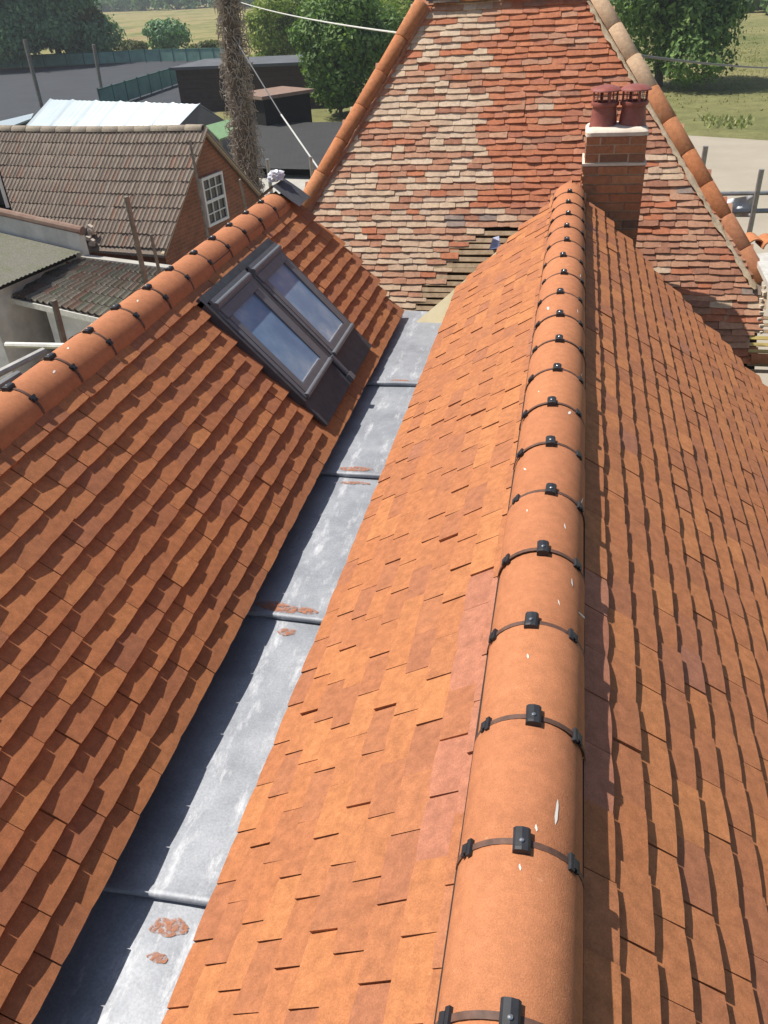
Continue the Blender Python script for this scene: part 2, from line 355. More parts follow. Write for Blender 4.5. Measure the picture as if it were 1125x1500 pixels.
def lay(parent, specs, name='tile', limit=300, rest='tiles_beyond'):
    """specs: list of (mesh, matrix, score). The best scored are parts of their own, the rest one joined part."""
    specs.sort(key=lambda s_: -s_[2])
    one = [s_ for s_ in specs[:limit] if s_[2] > 0]; many = specs[len(one):]
    for me, M4, _ in one: put(name, me, parent, M4)
    if not many: return
    mats = []; V = []; Fs = []; FM = []; off = 0; cache = {}
    for me, M4, _ in many:
        if me.name not in cache:
            cache[me.name] = (np.array([v.co[:] for v in me.vertices]), [tuple(p.vertices) for p in me.polygons])
        vv, ff = cache[me.name]; A = np.array(M4)
        V.append(vv @ A[:3, :3].T + A[:3, 3])
        mt_ = me.materials[0]
        if mt_ not in mats: mats.append(mt_)
        k = mats.index(mt_)
        Fs += [tuple(i + off for i in q) for q in ff]; FM += [k] * len(ff); off += len(vv)
    put(rest, mesh(np.vstack(V), Fs, mats, True, FM, 40), parent, None, 'stuff')
def score(P, nrm=None):
    u, v, w = screen(P)
    if w <= .1 or not (-30 < u < 1155 and -30 < v < 1530): return 0.0
    return 1.0 / w ** 2

TW, TL, TT, GA = .165, .265, .0182, .100
VAR = [tile_mesh(TW - .003, TL, TT, M['tile'], .0005 + .0007 * (k % 3), .0005 + .001 * (k % 2), 100 + k, .0006) for k in range(7)]
VAR_P = [tile_mesh(TW - .003, TL, TT, M['tile_pink'], .005, .002, 140 + k, .0006) for k in range(3)]
HALF = [tile_mesh(TW * 1.5 - .003, TL, TT, M['tile'], .006, .002, 170 + k, .0006) for k in range(2)]

def slope_tiles(x0, zap, pitch, side, s_eave, courses, y_a, y_b, keep, seed, pink=lambda k, i: False, first=None, head=.0):
    """one slope of a ridge running along +y; side +1 falls towards +x. Returns the tile list."""
    r = random.Random(seed); c, s = math.cos(pitch), math.sin(pitch)
    d = Vector((side * c, 0, -s)); n = Vector((side * s, 0, c)); Y = -d; X = Y.cross(n)
    tilt = math.atan(TT / GA); out = []
    for k in range(courses):
        sk = s_eave - GA * k
        if first is not None and k == courses - 1: sk = first
        off = TW / 2 * (k % 2) + r.uniform(-.012, .012)
        i = 0
        ny = int((y_b - y_a) / TW) + 2
        for i in range(ny):
            yc = y_a + off + i * TW + r.uniform(-.0015, .0015)
            P = Vector((x0, yc, zap)) + d * (sk + r.uniform(-.0022, .0022))
            if not keep(P, sk, yc): continue
            me = (r.choice(VAR_P) if pink(k, yc) else r.choice(VAR))
            lift = abs(r.gauss(0, .0018)); cut = min(1.0, max(.2, (sk - head) / TL))
            M4 = frame(P + n * (-TT + lift), X, Y, n) @ Matrix.Rotation(-tilt + r.gauss(0, .011), 4, 'X') @ Matrix.Rotation(r.gauss(0, .0095), 4, 'Y') @ Matrix.Rotation(r.gauss(0, .006), 4, 'Z') @ Matrix.Diagonal((1, cut, 1, 1))
            out.append([me, M4, score(P)])
    return out

# old roof plane (faces the camera): z = OZ + OT*(y-OY)
OT, OY, OZ = math.tan(math.radians(56.9)), 6.777, Z0 - 1.3685
def y_old(z): return OY + (z - OZ) / OT                # where the new roofs are cut off
KO = 1.12                                              # the old roof itself stands that much farther back
OY2, OZ2 = OY * KO, Z0 - 1.3685 * KO
def y_old2(z): return OY2 + (z - OZ2) / OT
# main roof
XR, H, PM = -.004, 1.3685, math.radians(40.26)
AP = Z0 - H - .02; TM = math.tan(PM)
# left roof
XL, HL, PL = -2.1645, 1.3119, math.radians(47.9)
APL = Z0 - HL + .042; TLn = math.tan(PL)
XGR, XGL = -.8722, -1.2254

main = thing('tiled_roof', 'new orange plain tiled roof with a clipped half round ridge running up to the chimney', 'roof', (0, 3, 0))
SLM = (XR - XGR) / math.cos(PM) - .045
keepM = lambda P, sk, yc: yc < y_old(P.z) - .02
def keepMR(P, sk, yc): return yc < y_old(P.z) + .02
tl = slope_tiles(XR, AP, PM, -1, SLM, 11, -.75, 7.2, keepM, 1, pink=lambda k, y: k in (8, 9) and 1.0 < y < 1.95 and (k == 9 or random.random() < .6))
tr = slope_tiles(XR, AP, PM, +1, 2.66, 26, -.75, 7.2, keepMR, 2, pink=lambda k, y: k in (24, 25) and 1.1 < y < 2.05)
lay(main, tl + tr)
mb = MB()
for side, xe in ((-1, XGR + .05), (1, XR + 2.66 * math.cos(PM) - .05)):
    xs = [XR, xe]
    pts = []
    for x in xs:
        z = AP - TM * abs(x - XR) - .055
        pts.append((x, z))
    (xa, za), (xb, zb) = pts
    top = [(xa, -.9, za), (xb, -.9, zb), (xb, y_old(zb) - .02, zb), (xa, y_old(za) - .02, za)]
    if side < 0: top = top[::-1]
    mb.prism(top, (0, 0, -.04))
mb.put('roof_deck', M['deck'], main)
mb = MB(); mb.box((XR, 2.8, 1.9), (1.5, 7.0, 3.8)); mb.box((1.0, 2.8, 1.6), (1.7, 6.6, 3.2)); mb.put('wall', M['house_wall'], main)

# --- ridge tiles, union straps and clamps
def ridge_mesh(R, l, th, seed, mat_, n=18, span=math.pi):
    r = random.Random(seed); v = []; f = []
    js = [0.0, .004, l - .004, l]; k = n + 1
    for j, y in enumerate(js):
        rr = R - (.003 if j in (0, 3) else 0) 
        for i in range(k):
            a = math.pi / 2 + span / 2 - span * i / n
            v.append((rr * math.cos(a), y, rr * math.sin(a)))
    o = len(v)
    for y in (0.0, l):
        for i in range(k):
            a = math.pi / 2 + span / 2 - span * i / n
            v.append(((R - th) * math.cos(a), y, (R - th) * math.sin(a)))
    for j in range(3):
        for i in range(n): f.append((j * k + i, (j + 1) * k + i, (j + 1) * k + i + 1, j * k + i + 1)[::-1])
    for i in range(n):
        f.append((i, i + 1, o + i + 1, o + i)); f.append((3 * k + i + 1, 3 * k + i, o + k + i, o + k + i + 1))
        f.append((o + i, o + i + 1, o + k + i + 1, o + k + i))
    for i, rev in ((0, 0), (n, 1)):
        q = (i, k + i, 2 * k + i, 3 * k + i, o + k + i, o + i); f.append(q if rev else q[::-1])
    return mesh(v, f, mat_, True, None, 40)
RR = .122; LR = .31
RMESH = [ridge_mesh(RR, LR - .006, .014, k, M['ridge']) for k in range(3)]
def strap_mesh():
    v = []; f = []; n = 20; R0, R1 = RR + .0005, RR + .0030; w = .0065
    for i in range(n + 1):
        a = math.pi * (0.03 + .94 * i / n)
        for R, y in ((R0, -w), (R1, -w), (R1, w), (R0, w)): v.append((R * math.cos(a), y, R * math.sin(a)))
    for i in range(n):
        for q in range(4):
            a, b_ = i * 4 + q, i * 4 + (q + 1) % 4; f.append((a, b_, b_ + 4, a + 4))
    f += [(0, 1, 2, 3), (n * 4 + 3, n * 4 + 2, n * 4 + 1, n * 4)]
    return mesh(v, f, M['strap'], True, None, 40)
def clamp_mesh():                                   # saddle block over the crown: pitched front, rounded top
    mb = MB(); hx, ly = .0165, .024
    prof = [(-hx, -.004), (-hx, .010), (-hx * .72, .0155), (0, .0175), (hx * .72, .0155), (hx, .010), (hx, -.004)]
    n = len(prof)
    v = [(x, -ly, RR + z * .92) for x, z in prof] + [(x, -ly + .006, RR + z) for x, z in prof] + [(x, ly, RR + z) for x, z in prof]
    f = [tuple(range(n))]
    for s_ in range(2): f += [(s_ * n + i, (s_ + 1) * n + i, (s_ + 1) * n + i + 1, s_ * n + i + 1) for i in range(n - 1)]
    f += [tuple(range(3 * n - 1, 2 * n - 1, -1))]
    mb.add(v, f); return mb.mesh(M['black'])
def side_clip_mesh(a):
    mb = MB(); n = Vector((math.cos(a), 0, math.sin(a))); tt = Vector((-math.sin(a), 0, math.cos(a)))
    X = Matrix((tt, Vector((0, 1, 0)), n)).transposed()
    for off, sz in ((0, (.011, .034, .010)), (.009 if a > math.pi / 2 else -.009, (.010, .020, .012)), (.018 if a > math.pi / 2 else -.018, (.008, .026, .007))):
        mb.box(n * (RR + .004) + tt * off, sz, X)
    return mb.mesh(M['black'])
def screw_mesh():
    mb = MB(); mb.lathe([(0.0, .0212), (.0032, .0208), (.0046, .0195), (.0048, .0160)], (0, -.006, RR), 10); return mb.mesh(M['steel'], True)
STRAP, CLAMP, CLIPA, CLIPB, SCREW = strap_mesh(), clamp_mesh(), side_clip_mesh(math.radians(140)), side_clip_mesh(math.radians(42)), screw_mesh()
def ridge_run(root, x, zc, y_first, n0, n1, seed, marks=()):
    r = random.Random(seed)
    for i in range(n0, n1 + 1):
        y = y_first + LR * i
        J = Matrix.Translation((x + r.gauss(0, .0015), y + .003, zc + r.gauss(0, .0012))) @ Matrix.Rotation(r.gauss(0, .004), 4, 'Z') @ Matrix.Rotation(r.gauss(0, .004), 4, 'X') @ Matrix.Rotation(r.gauss(0, .02), 4, 'Y')
        t_ = put('ridge_tile', RMESH[i % 3], root, J)
        for (ii, a0, y0_, la, wd, sk) in marks:
            if ii != i: continue
            mv = []; mf = []; q = 7
            for s_ in range(q + 1):
                f_ = s_ / q; wv = wd * (math.sin(math.pi * (f_ * .92 + .04)) ** .7) * (1 + .3 * r.uniform(-1, 1))
                aa = math.radians(a0) + la * sk * f_ / RR; yy = y0_ + la * (1 - abs(sk)) * f_ + .3 * la * f_ * f_
                for e in (-1, 1):
                    b_ = aa + e * wv * .5 / RR
                    mv.append(((RR + .0008) * math.cos(b_), yy + e * .002, (RR + .0008) * math.sin(b_)))
            mf = [(2 * s_, 2 * s_ + 1, 2 * s_ + 3, 2 * s_ + 2) for s_ in range(q)]
            put('white_splash', mesh(mv, mf, M['chalk']), t_)
        if i == n0: continue
        sp = put('ridge_strap', STRAP, root, Matrix.Translation((x + r.gauss(0, .001), y, zc)) @ Matrix.Rotation(r.gauss(0, .05), 4, 'Y'))
        put('clamp', CLAMP, sp, Matrix.Rotation(r.gauss(0, .03), 4, 'Z')); put('side_clip', CLIPA, sp); put('side_clip', CLIPB, sp); put('screw', SCREW, sp)
MARKS_ = [(1, 60, .06, .06, .012, -.1), (2, 40, .17, .10, .010, -.35), (2, 98, .18, .012, .009, 0), (3, 68, .09, .02, .010, .2), (3, 50, .20, .03, .012, .1), (4, 62, .13, .025, .008, .1), (4, 118, .2, .012, .006, 0),
         (5, 33, .03, .07, .007, -.3), (5, 130, .16, .04, .011, .4), (6, 66, .25, .035, .015, -.3), (7, 120, .12, .01, .008, 0), (8, 36, .06, .05, .008, -.2), (10, 120, .1, .05, .02, .1), (10, 50, .1, .04, .010, .1), (12, 45, .05, .05, .012, -.1), (0, 93, .25, .01, .007, 0), (-1, 95, .29, .008, .006, 0), (1, 78, .03, .012, .009, 0)]
MARKS = [(i, a, y, l * .8, w * .55, k) for i, a, y, l, w, k in MARKS_ if not (i == 2 and a == 40)] + [(3, 36, .12, .075, .006, -.75)]
ZCM = Z0 - H - RR
ridge_run(main, XR, ZCM, .6134, -3, 18, 5, MARKS)
mb = MB()                                          # dark ventilation roll under the ridge
for s_ in (-1, 1):
    x1 = XR + s_ * (RR + .004); zz = AP - TM * RR
    mb.box((x1 - s_ * .012, 3.05, zz - .004), (.02, 7.3, .016))
mb.put('ridge_roll', M['deck'], main)
# valley board on the old plane
OD = Vector((0, -math.cos(math.radians(56.9)), -math.sin(math.radians(56.9)))); ON = Vector((0, -math.sin(math.radians(56.9)), math.cos(math.radians(56.9))))
def on_old(u, v, off=0.0, k=1.0):
    r = ray(u, v); s = (Z0 - 1.3685 * k + off / ON.z - OT * OY * k - Z0) / (r[2] - OT * r[1]); return Vector(EYE + r * s)
def old_xz(x, z, off=0.0): return Vector((x, y_old2(z), z)) + ON * off
mb = MB()
vb = [on_old(u, v, .012) for u, v in ((598, 482), (648, 440), (722, 374), (775, 326), (800, 340), (760, 420), (690, 480), (640, 486))]
mb.prism(vb, ON * .012); mb.put('valley_board', M['valley'], main)

# ------------------------------------------------------------------ left roof with the roof windows
left = thing('tiled_roof', 'lower left orange tiled roof holding two skylights, with its own clipped ridge', 'roof', (-2.2, 3, 0))
SLL = (XGL - XL) / math.cos(PL) - .035
WY0, WY1, WS0, WS1 = 4.045, 5.27, .30, 1.245
def keepL(P, sk, yc):
    if yc > 6.14 + (.08 if int(round((SLL - sk) / GA)) % 2 else 0): return False
    return not (WY0 - .03 < yc < WY1 + .02 and WS0 + .03 < sk < WS1 + .03 + (.02))
ll = slope_tiles(XL, APL, PL, +1, SLL, 13, -.3, 6.3, keepL, 3, head=.065)
lb = [[a, b_, 0] for a, b_, _ in slope_tiles(XL, APL - .10, PL, -1, SLL, 12, -.3, 6.2, lambda P, s_, y: y < 6.1, 4, head=.06)]
lay(left, ll + lb)
dl = Vector((math.cos(PL), 0, -math.sin(PL))); nl = Vector((math.sin(PL), 0, math.cos(PL)))
def onL(s, y, h=0.0): return Vector((XL, y, APL)) + dl * s + nl * h
mb = MB()
mb.prism([onL(.02, -.4, -.06), onL(SLL - .04, -.4, -.06), onL(SLL - .04, 6.12, -.06), onL(.02, 6.12, -.06)], nl * -.03)
dl2 = Vector((-dl.x, 0, dl.z)); nl2 = Vector((-nl.x, 0, nl.z)); q = Vector((XL, 0, APL))
mb.prism([q + dl2 * .02 + nl2 * -.06 + Vector((0, y, 0)) if e == 0 else q + dl2 * (SLL - .04) + nl2 * -.06 + Vector((0, y, 0)) for e, y in ((0, 6.1), (1, 6.1), (1, -.4), (0, -.4))], nl2 * -.03)
mb.put('roof_deck', M['deck'], left)
mb = MB(); mb.box((-2.2, 2.8, 1.95), (1.4, 6.2, 3.9)); mb.put('wall', M['house_wall'], left)
y1 = zc_y = None
ys = []
for u, v in [(17, 557), (69, 518), (119, 482), (160, 450), (198, 422), (235, 394), (268, 374), (295, 352), (321, 333), (345, 315), (364, 300)]:
    ys.append(pz(u, v, Z0 - HL)[1])
YL0 = float(np.mean([y - LR * i for i, y in enumerate(ys)]))
ridge_run(left, XL, Z0 - HL - RR, YL0, -8, 10, 6, [(1, 80, .1, .012, .01, 0), (3, 70, .12, .02, .01, .2), (0, 60, .2, .02, .01, .1), (2, 110, .1, .02, .008, .2)])
mb = MB()
for s_ in (-1, 1): mb.box((XL + s_ * .100, 2.8, APL - TLn * .100 - .004), (.016, 6.2, .010))
mb.put('ridge_roll', M['deck'], left)
# lead saddle at the end of the left ridge
mb = MB(); yE = YL0 + LR * 11
v = []; f = []
for j, y in enumerate(np.linspace(yE - .04, yE + .24, 5)):
    for i, x in enumerate(np.linspace(-.2, .2, 7)):
        v.append((XL + x, y, APL - abs(x) * .75 + .018 + .008 * math.sin(9 * y + 14 * x)))
f = [(j * 7 + i, j * 7 + i + 1, j * 7 + i + 8, j * 7 + i + 7) for j in range(4) for i in range(6)]
mb.add(v, f); mb.put('lead_saddle', M['flash'], left, True)

# ------------------------------------------------------------------ lead gutter between the roofs
gut = thing('lead_gutter', 'stepped grey lead valley gutter with white patina between the two new roofs', 'gutter', (-1.08, 3, 4.0))
YB = [-.9, 1.25, 2.58, 3.80, 4.97, 6.32]; ZF = [Z0 - z for z in (2.440, 2.415, 2.390, 2.365, 2.340)]
for k in range(5):
    a, b_ = YB[k], YB[k + 1]; zf = ZF[k]; r = random.Random(k + 50)
    # long profile from the nosing (near end) to under the next sheet
    prof = []
    if k > 0: prof += [(a + .010, zf - .030), (a - .004, zf - .024), (a - .012, zf - .012), (a - .012, zf - .001), (a - .004, zf + .006), (a + .012, zf + .005)]
    n = 26; prof += [(y, zf) for y in np.linspace(a + .03, b_ + .05, n)]
    xs = [-1.44, -1.40, -1.36, -1.31, -1.26, -1.21, -1.16, -1.11, -1.06, -1.01, -.96, -.91, -.86, -.80]
    v = []; f = []
    for j, (y, z) in enumerate(prof):
        for i, x in enumerate(xs):
            w = .0025 * math.sin(5 * y + 9 * x + k) * math.sin(3.1 * y - 4 * x) if j > 5 or k == 0 else .0015 * math.sin(20 * x + k)
            lip = .05 if i == 0 else (.02 if i == 1 else (.05 if i == len(xs) - 1 else (.012 if i == len(xs) - 2 else 0)))
            v.append((x, y + (.006 * math.sin(7 * x + k * 2) if j < 7 and k else 0), z + w + lip))
    nx = len(xs)
    f = [(j * nx + i, j * nx + i + 1, (j + 1) * nx + i + 1, (j + 1) * nx + i) for j in range(len(prof) - 1) for i in range(nx - 1)]
    put('lead_sheet', mesh(v, f, M['lead'], True, None, 60), gut)
def dust(cx, cy, z, w, l, seed):
    r = random.Random(seed); v = [(cx, cy, z)]; n = 30
    for i in range(n):
        a = 2 * math.pi * i / n; q = r.uniform(.93, 1.03) * (1 + .15 * math.sin(2 * a + seed) + .08 * math.sin(5 * a + 2 * seed)); v.append((cx + w * math.cos(a) * q, cy + l * math.sin(a) * q, z))
    put('red_dust', mesh(v, [(0, 1 + i, 1 + (i + 1) % n) for i in range(n)], M['dust']), gut)
dust(-1.065, 1.165, ZF[0] + .005, .055, .035, 1); dust(-1.06, 1.07, ZF[0] + .005, .03, .018, 2)
dust(-1.18, 2.63, ZF[2] + .005, .10, .035, 3); dust(-1.04, 2.625, ZF[2] + .005, .06, .02, 4); dust(-1.10, 2.50, ZF[1] + .005, .05, .02, 5)
dust(-1.1, 3.84, ZF[3] + .005, .10, .025, 6); dust(-1.08, 3.73, ZF[2] + .005, .08, .018, 7); dust(-1.06, 5.0, ZF[4] + .005, .06, .02, 8)
mb = MB(); mb.box((-1.12, 2.7, Z0 - 2.60), (.66, 7.2, .10)); mb.put('gutter_board', M['deck'], gut)

# ------------------------------------------------------------------ roof windows
def roof_window(y0, y1, label):
    root = thing('roof_window', label, 'skylight', onL(.65, (y0 + y1) / 2), 'skylights in the left roof')
    s0, s1 = .318, 1.062; X = Matrix((dl, Vector((0, 1, 0)), nl)).transposed(); yc = (y0 + y1) / 2; w = y1 - y0
    def bar(mb, sa, sb, ya, yb, ha, hb): mb.box(onL((sa + sb) / 2, (ya + yb) / 2, (ha + hb) / 2), (sb - sa, yb - ya, hb - ha), X)
    mb = MB()                                                        # fixed frame covers
    bar(mb, s0, s1, y0, y0 + .035, -.04, .030); bar(mb, s0, s1, y1 - .035, y1, -.04, .030)
    bar(mb, s0 + .01, s0 + .05, y0 + .035, y1 - .035, -.04, .026)
    mb.put('frame', M['frame'], root)
    mb = MB()                                                        # hood over the head, two steps
    bar(mb, s0 - .018, s0 + .052, y0 + .004, y1 - .004, .031, .048)
    a = onL(s0 + .025, y0 + .006, .044); b_ = onL(s0 + .025, y1 - .006, .044); mb.tube(a, b_, .018, 12)
    mb.put('hood', M['frame'], root, True)
    mb = MB(); bar(mb, s0 + .054, s0 + .118, y0 + .02, y1 - .02, .022, .040); mb.put('vent_flap', M['frame'], root)
    sash = MB(); p0, p1 = s0 + .12, s1 - .062
    bar(sash, p0, s1 - .02, y0 + .037, y0 + .088, .0, .034); bar(sash, p0, s1 - .02, y1 - .088, y1 - .037, .0, .034)
    bar(sash, p1, s1 - .02, y0 + .088, y1 - .088, .0, .034)
    so = sash.put('sash', M['frame'], root)
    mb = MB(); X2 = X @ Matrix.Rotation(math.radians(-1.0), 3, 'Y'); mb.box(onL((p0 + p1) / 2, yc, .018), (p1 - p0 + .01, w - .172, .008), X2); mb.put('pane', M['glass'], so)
    mb = MB(); bar(mb, p1 - .012, p1 - .006, y0 + .106, y1 - .106, .025, .030); mb.put('pane_gasket', M['galv_white'], so)
    mb = MB(); a = onL(s1 - .005, y0 + .012, .032); b_ = onL(s1 - .005, y1 - .012, .032); mb.tube(a, b_, .017, 12); bar(mb, s1 - .012, s1 + .014, y0 + .012, y1 - .012, .0, .028)
    mb.put('bottom_cover', M['frame'], root, True)
    mb = MB()                                                        # apron below
    bar(mb, s1 + .012, 1.262, y0 - .03, y1 + .03, -.004, .012); mb.put('apron', M['flash'], root)
    mb = MB(); bar(mb, s0 - .05, s1 + .01, y0 - .030, y0 - .002, -.03, .022); bar(mb, s0 - .05, s1 + .01, y1 + .002, y1 + .030, -.03, .022); bar(mb, s0 - .07, s0 - .02, y0 - .03, y1 + .03, -.03, .020)
    mb.put('side_flashing', M['flash'], root)
    return root
roof_window(4.075, 4.635, 'grey framed skylight nearer the camera, left of the identical pair in the tiled roof')
rw = roof_window(4.695, 5.235, 'grey framed skylight farther from the camera, beside the old pale roof end of the slope')
mb = MB(); a = onL(1.05, 4.665, .03); b_ = onL(1.21, 4.665, .028); mb.tube(a, b_, .017, 10); mb.box(onL(1.232, 4.665, .03), (.05, .055, .03), Matrix((dl, Vector((0, 1, 0)), nl)).transposed())
mb.put('gutter_spout', M['frame'], rw, True)

# ------------------------------------------------------------------ old roof behind
old = thing('tiled_roof', 'old hipped roof of weathered cream, pink and red peg tiles facing the camera at the back', 'roof', (-.4, 7.2, 0))
OGA, OTH = .0505 * KO, .0105
OW, OL_ = .155, .15
okinds = ['old_cream', 'old_pink', 'old_red', 'old_brown', 'old_grey']
OV = {k: [tile_mesh(OW, OL_, OTH, M[k], .0012 + .001 * (i % 2), .001 * (i % 3), 300 + 10 * j + i, .0022) for i in range(4)] for j, k in enumerate(okinds)}
ro = random.Random(21)
ZT = Z0 - .215 * KO
def hipL(z): d = (z - Z0) / KO; return KO * (-1.252 + (d + .211) / (-1.53 + .211) * (-2.132 + 1.252))
def hipR(z):
    d = (z - Z0) / KO
    if d > -1.994: return KO * (.063 + (d + .25) / (-1.994 + .25) * (1.407 - .063))
    if d > -2.2: return KO * 1.43
    if d > -2.42: return KO * 1.455
    return KO * 1.42
ST = [(-1.70, -.60), (-1.728, -.633), (-1.769, -.728), (-1.855, -.835), (-1.947, -.932), (-2.06, -.956), (-2.131, -1.056), (-2.25, -1.147), (-2.38, -1.25), (-2.9, -1.3)]
def strip_x(z): return KO * float(np.interp(-(z - Z0) / KO, [-a for a, _ in ST], [b_ for _, b_ in ST]))
def xvl(z): return KO * (XR - max(0, (AP - Z0) - (z - Z0) / KO) / TM)
def xvr(z): return KO * (XR + max(0, (AP - Z0) - (z - Z0) / KO) / TM)
def pick(x, z):
    x, d = x / KO, (z - Z0) / KO; r = ro.random(); e = .05 * math.sin(9 * z) + ro.gauss(0, .035)
    if x > .45 or (x > .2 and d < -1.0): w = (.04, .50, .13, .30, .03)
    elif x > -.68 + e and d > -1.62: w = (.01, .09, .86, .04, .0)
    elif d < -1.72 and x > -1.05: w = (.16, .68, .06, .10, .0)
    elif x > -.95 + e and d > -.8: w = (.56, .30, .10, .03, .01)
    elif d > -.7: w = (.68, .24, .04, .03, .01)
    else: w = (.63, .27, .04, .05, .01)
    a = 0
    for k, q in zip(okinds, w):
        a += q
        if r < a: return k
    return 'old_pink'
specs = []; rows = 59; last = 'old_cream'
for k in range(rows):
    z = ZT - (.018 + k * OGA) * math.sin(math.radians(56.9))
    xa, xb = hipL(z) + .03, hipR(z) - .02
    x = xa - ro.random() * .1; wob = [ro.gauss(0, .0015) for _ in range(2)]
    while x < xb:
        wd = ro.uniform(.105, .185) if ro.random() < .85 else ro.uniform(.185, .205); xc = x + wd / 2; x += wd
        if xc < xa - .02 or xc > xb: continue
        if z < Z0 - 1.40 * KO:
            lx = strip_x(z) if z < Z0 - 1.715 * KO else xvl(z) + .35
            if xc > lx and xc < xvr(z) - .35: continue
        kd = last if ro.random() < .22 and abs(xc + .68) > .15 else pick(xc, z); last = kd
        hx = 1.0
        P = old_xz(xc, z + .003 * math.sin(3.1 * xc + k * .9) + ro.gauss(0, .0028), 0.0)
        disorder = 1.6 if xc > -.68 else 1.0
        M4 = frame(P + ON * (-.004 + abs(ro.gauss(0, .0016 * disorder))), Vector((1, 0, 0)), -OD, ON) @ Matrix.Rotation(-math.atan(OTH / OGA) + ro.gauss(0, .015 * disorder), 4, 'X') @ Matrix.Rotation(ro.gauss(0, .014 * disorder), 4, 'Y') @ Matrix.Rotation(ro.gauss(0, .014 * disorder), 4, 'Z') @ Matrix.Diagonal((wd * .985 / OW, 1, 1, 1))
        specs.append([ro.choice(OV[kd]), M4, score(P)])
lay(old, specs)
mb = MB()
dk = [old_xz(hipL(ZT), ZT, -.05), old_xz(-3.3, Z0 - 3.1, -.05), old_xz(1.62, Z0 - 3.1, -.05), old_xz(1.62, Z0 - 2.30, -.05), old_xz(hipR(ZT), ZT, -.05)]
mb.prism(dk, -ON * .03); mb.put('roof_deck', M['deck'], old)
mb = MB()                                            # the other slopes of the hipped roof
tl_, tr_ = Vector((-1.40, 8.46, ZT)), Vector((.071, 8.46, ZT)); bl_, br_ = Vector((-3.3, 6.66, Z0 - 3.08)), Vector((2.2, 6.66, Z0 - 3.08))
mb.add([tl_ + Vector((0, .02, -.03)), bl_ + Vector((0, .1, 0)), (-3.3, 12, Z0 - 3.08), (-1.40, 10.3, ZT - .03)], [(0, 1, 2, 3)])
mb.add([tr_ + Vector((0, .02, -.03)), (1.74, 7.28, Z0 - 2.35), (2.2, 12, Z0 - 3.08), (.07, 10.3, ZT - .03)], [(3, 2, 1, 0)])
mb.add([tl_ + Vector((0, .02, -.03)), (-1.40, 10.3, ZT - .03), (.07, 10.3, ZT - .03), tr_ + Vector((0, .02, -.03))], [(3, 2, 1, 0)])
mb.put('far_slope', M['old_brown'], old)
mb = MB(); mb.box((-.6, 9.4, 1.6), (3.8, 4.0, 3.2)); mb.put('wall', M['house_wall'], old)
for k in range(34):                                   # stripped battens
    z = ZT - (.018 + (28.2 + k * .98) * OGA) * math.sin(math.radians(56.9))
    if z > Z0 - 1.725 * KO or z < Z0 - 2.5 * KO: continue
    xa, xb = strip_x(z) - .13, xvl(z) + .16
    if xb - xa < .05: continue
    mb = MB(); X = Matrix((Vector((1, 0, 0)), -OD, ON)).transposed() @ Matrix.Rotation(ro.gauss(0, .006), 3, 'Z')
    mb.box(old_xz((xa + xb) / 2, z + ro.gauss(0, .003), -.012), (xb - xa, .038, .022), X); mb.put('batten', M['batten_old'], old)
for k in range(9):                                    # battens running on to the right, three of them new
    z = Z0 - (2.27 + k * .0415) * KO
    mb = MB(); X = Matrix((Vector((1, 0, 0)), -OD, ON)).transposed()
    mb.box(old_xz(1.86, z, -.014), (.62, .027, .022), X); mb.put('batten', M['batten_new'] if k in (3, 4, 5) else M['batten_old'], old)
# hips
def hip(a, b_, n, R, pale, seed):
    a, b_ = Vector(a), Vector(b_); d = (a - b_).normalized(); l = (a - b_).length / n; r = random.Random(seed)
    up = Vector((0, 0, 1)); Zv = (up - d * up.dot(d)).normalized(); Xv = d.cross(Zv)
    for i in range(n):
        me = ridge_mesh(R * r.uniform(.97, 1.04), l * .985, .014, seed + i, M['hip_pale'] if i >= n - pale else M['hip'], 12, math.pi * 1.05)
        put('hip_tile', me, old, frame(b_ + d * l * i, Xv, d, Zv) @ Matrix.Rotation(r.gauss(0, .012), 4, 'Z') @ Matrix.Rotation(.008 + r.gauss(0, .004), 4, 'X'))
    return d, Xv, Zv
eye_ = Vector(EYE); kk = lambda x, y, z: eye_ + (Vector((x, y, Z0 + z)) - eye_) * KO
lt_, lb_ = kk(-1.266, 7.545, -.225), kk(-2.165, 6.68, -1.585)
rt_, rb_ = kk(.085, 7.515, -.235), kk(1.45, 6.385, -2.07)
hip(lt_, lb_, 6, .084, 0, 70); d, Xv, Zv = hip(rt_, rb_, 9, .075, 3, 90)
def mortar_line(a, b_, off, w, seed, n=60):
    r = random.Random(seed); a, b_ = Vector(a), Vector(b_); mb = MB(); pts = []
    dv = (b_ - a).normalized(); sd = dv.cross(ON)
    v = []; f = []
    for i in range(n + 1):
        p = a.lerp(b_, i / n); p = Vector((p.x, y_old2(p.z), p.z)) + sd * off
        ww = w * r.uniform(.5, 1.35)
        for e, h in ((-1, -.012), (-.5, .012), (.4, .026), (1, .03)): v.append(p + sd * ww * e + ON * (h * r.uniform(.8, 1.2)))
    f = [(i * 4 + q, i * 4 + q + 1, i * 4 + q + 5, i * 4 + q + 4) for i in range(n) for q in range(3)]
    mb.add(v, f); return mb
mortar_line(rt_, rb_, .066, .030, 3).put('mortar_bed', M['mortar'], old, True)
mortar_line(lt_, lb_, -.076, .015, 4).put('mortar_bed', M['old_brown'], old, True)
# ridge capping along the top
for i in range(5):
    me = ridge_mesh(.09, .285, .014, 200 + i, M[['old_grey', 'hip', 'old_pink', 'old_brown', 'old_red'][i]], 12)
    put('ridge_tile', me, old, Matrix.Translation((-1.36 + .293 * i, 8.48, ZT + .01 + ro.gauss(0, .004))) @ Matrix.Rotation(-math.pi / 2, 4, 'Z'))
mb = MB(); mb.box((-1.1, 8.40, ZT + .03), (.56, .03, .016)); mb.put('lead_flashing', M['felt'], old)
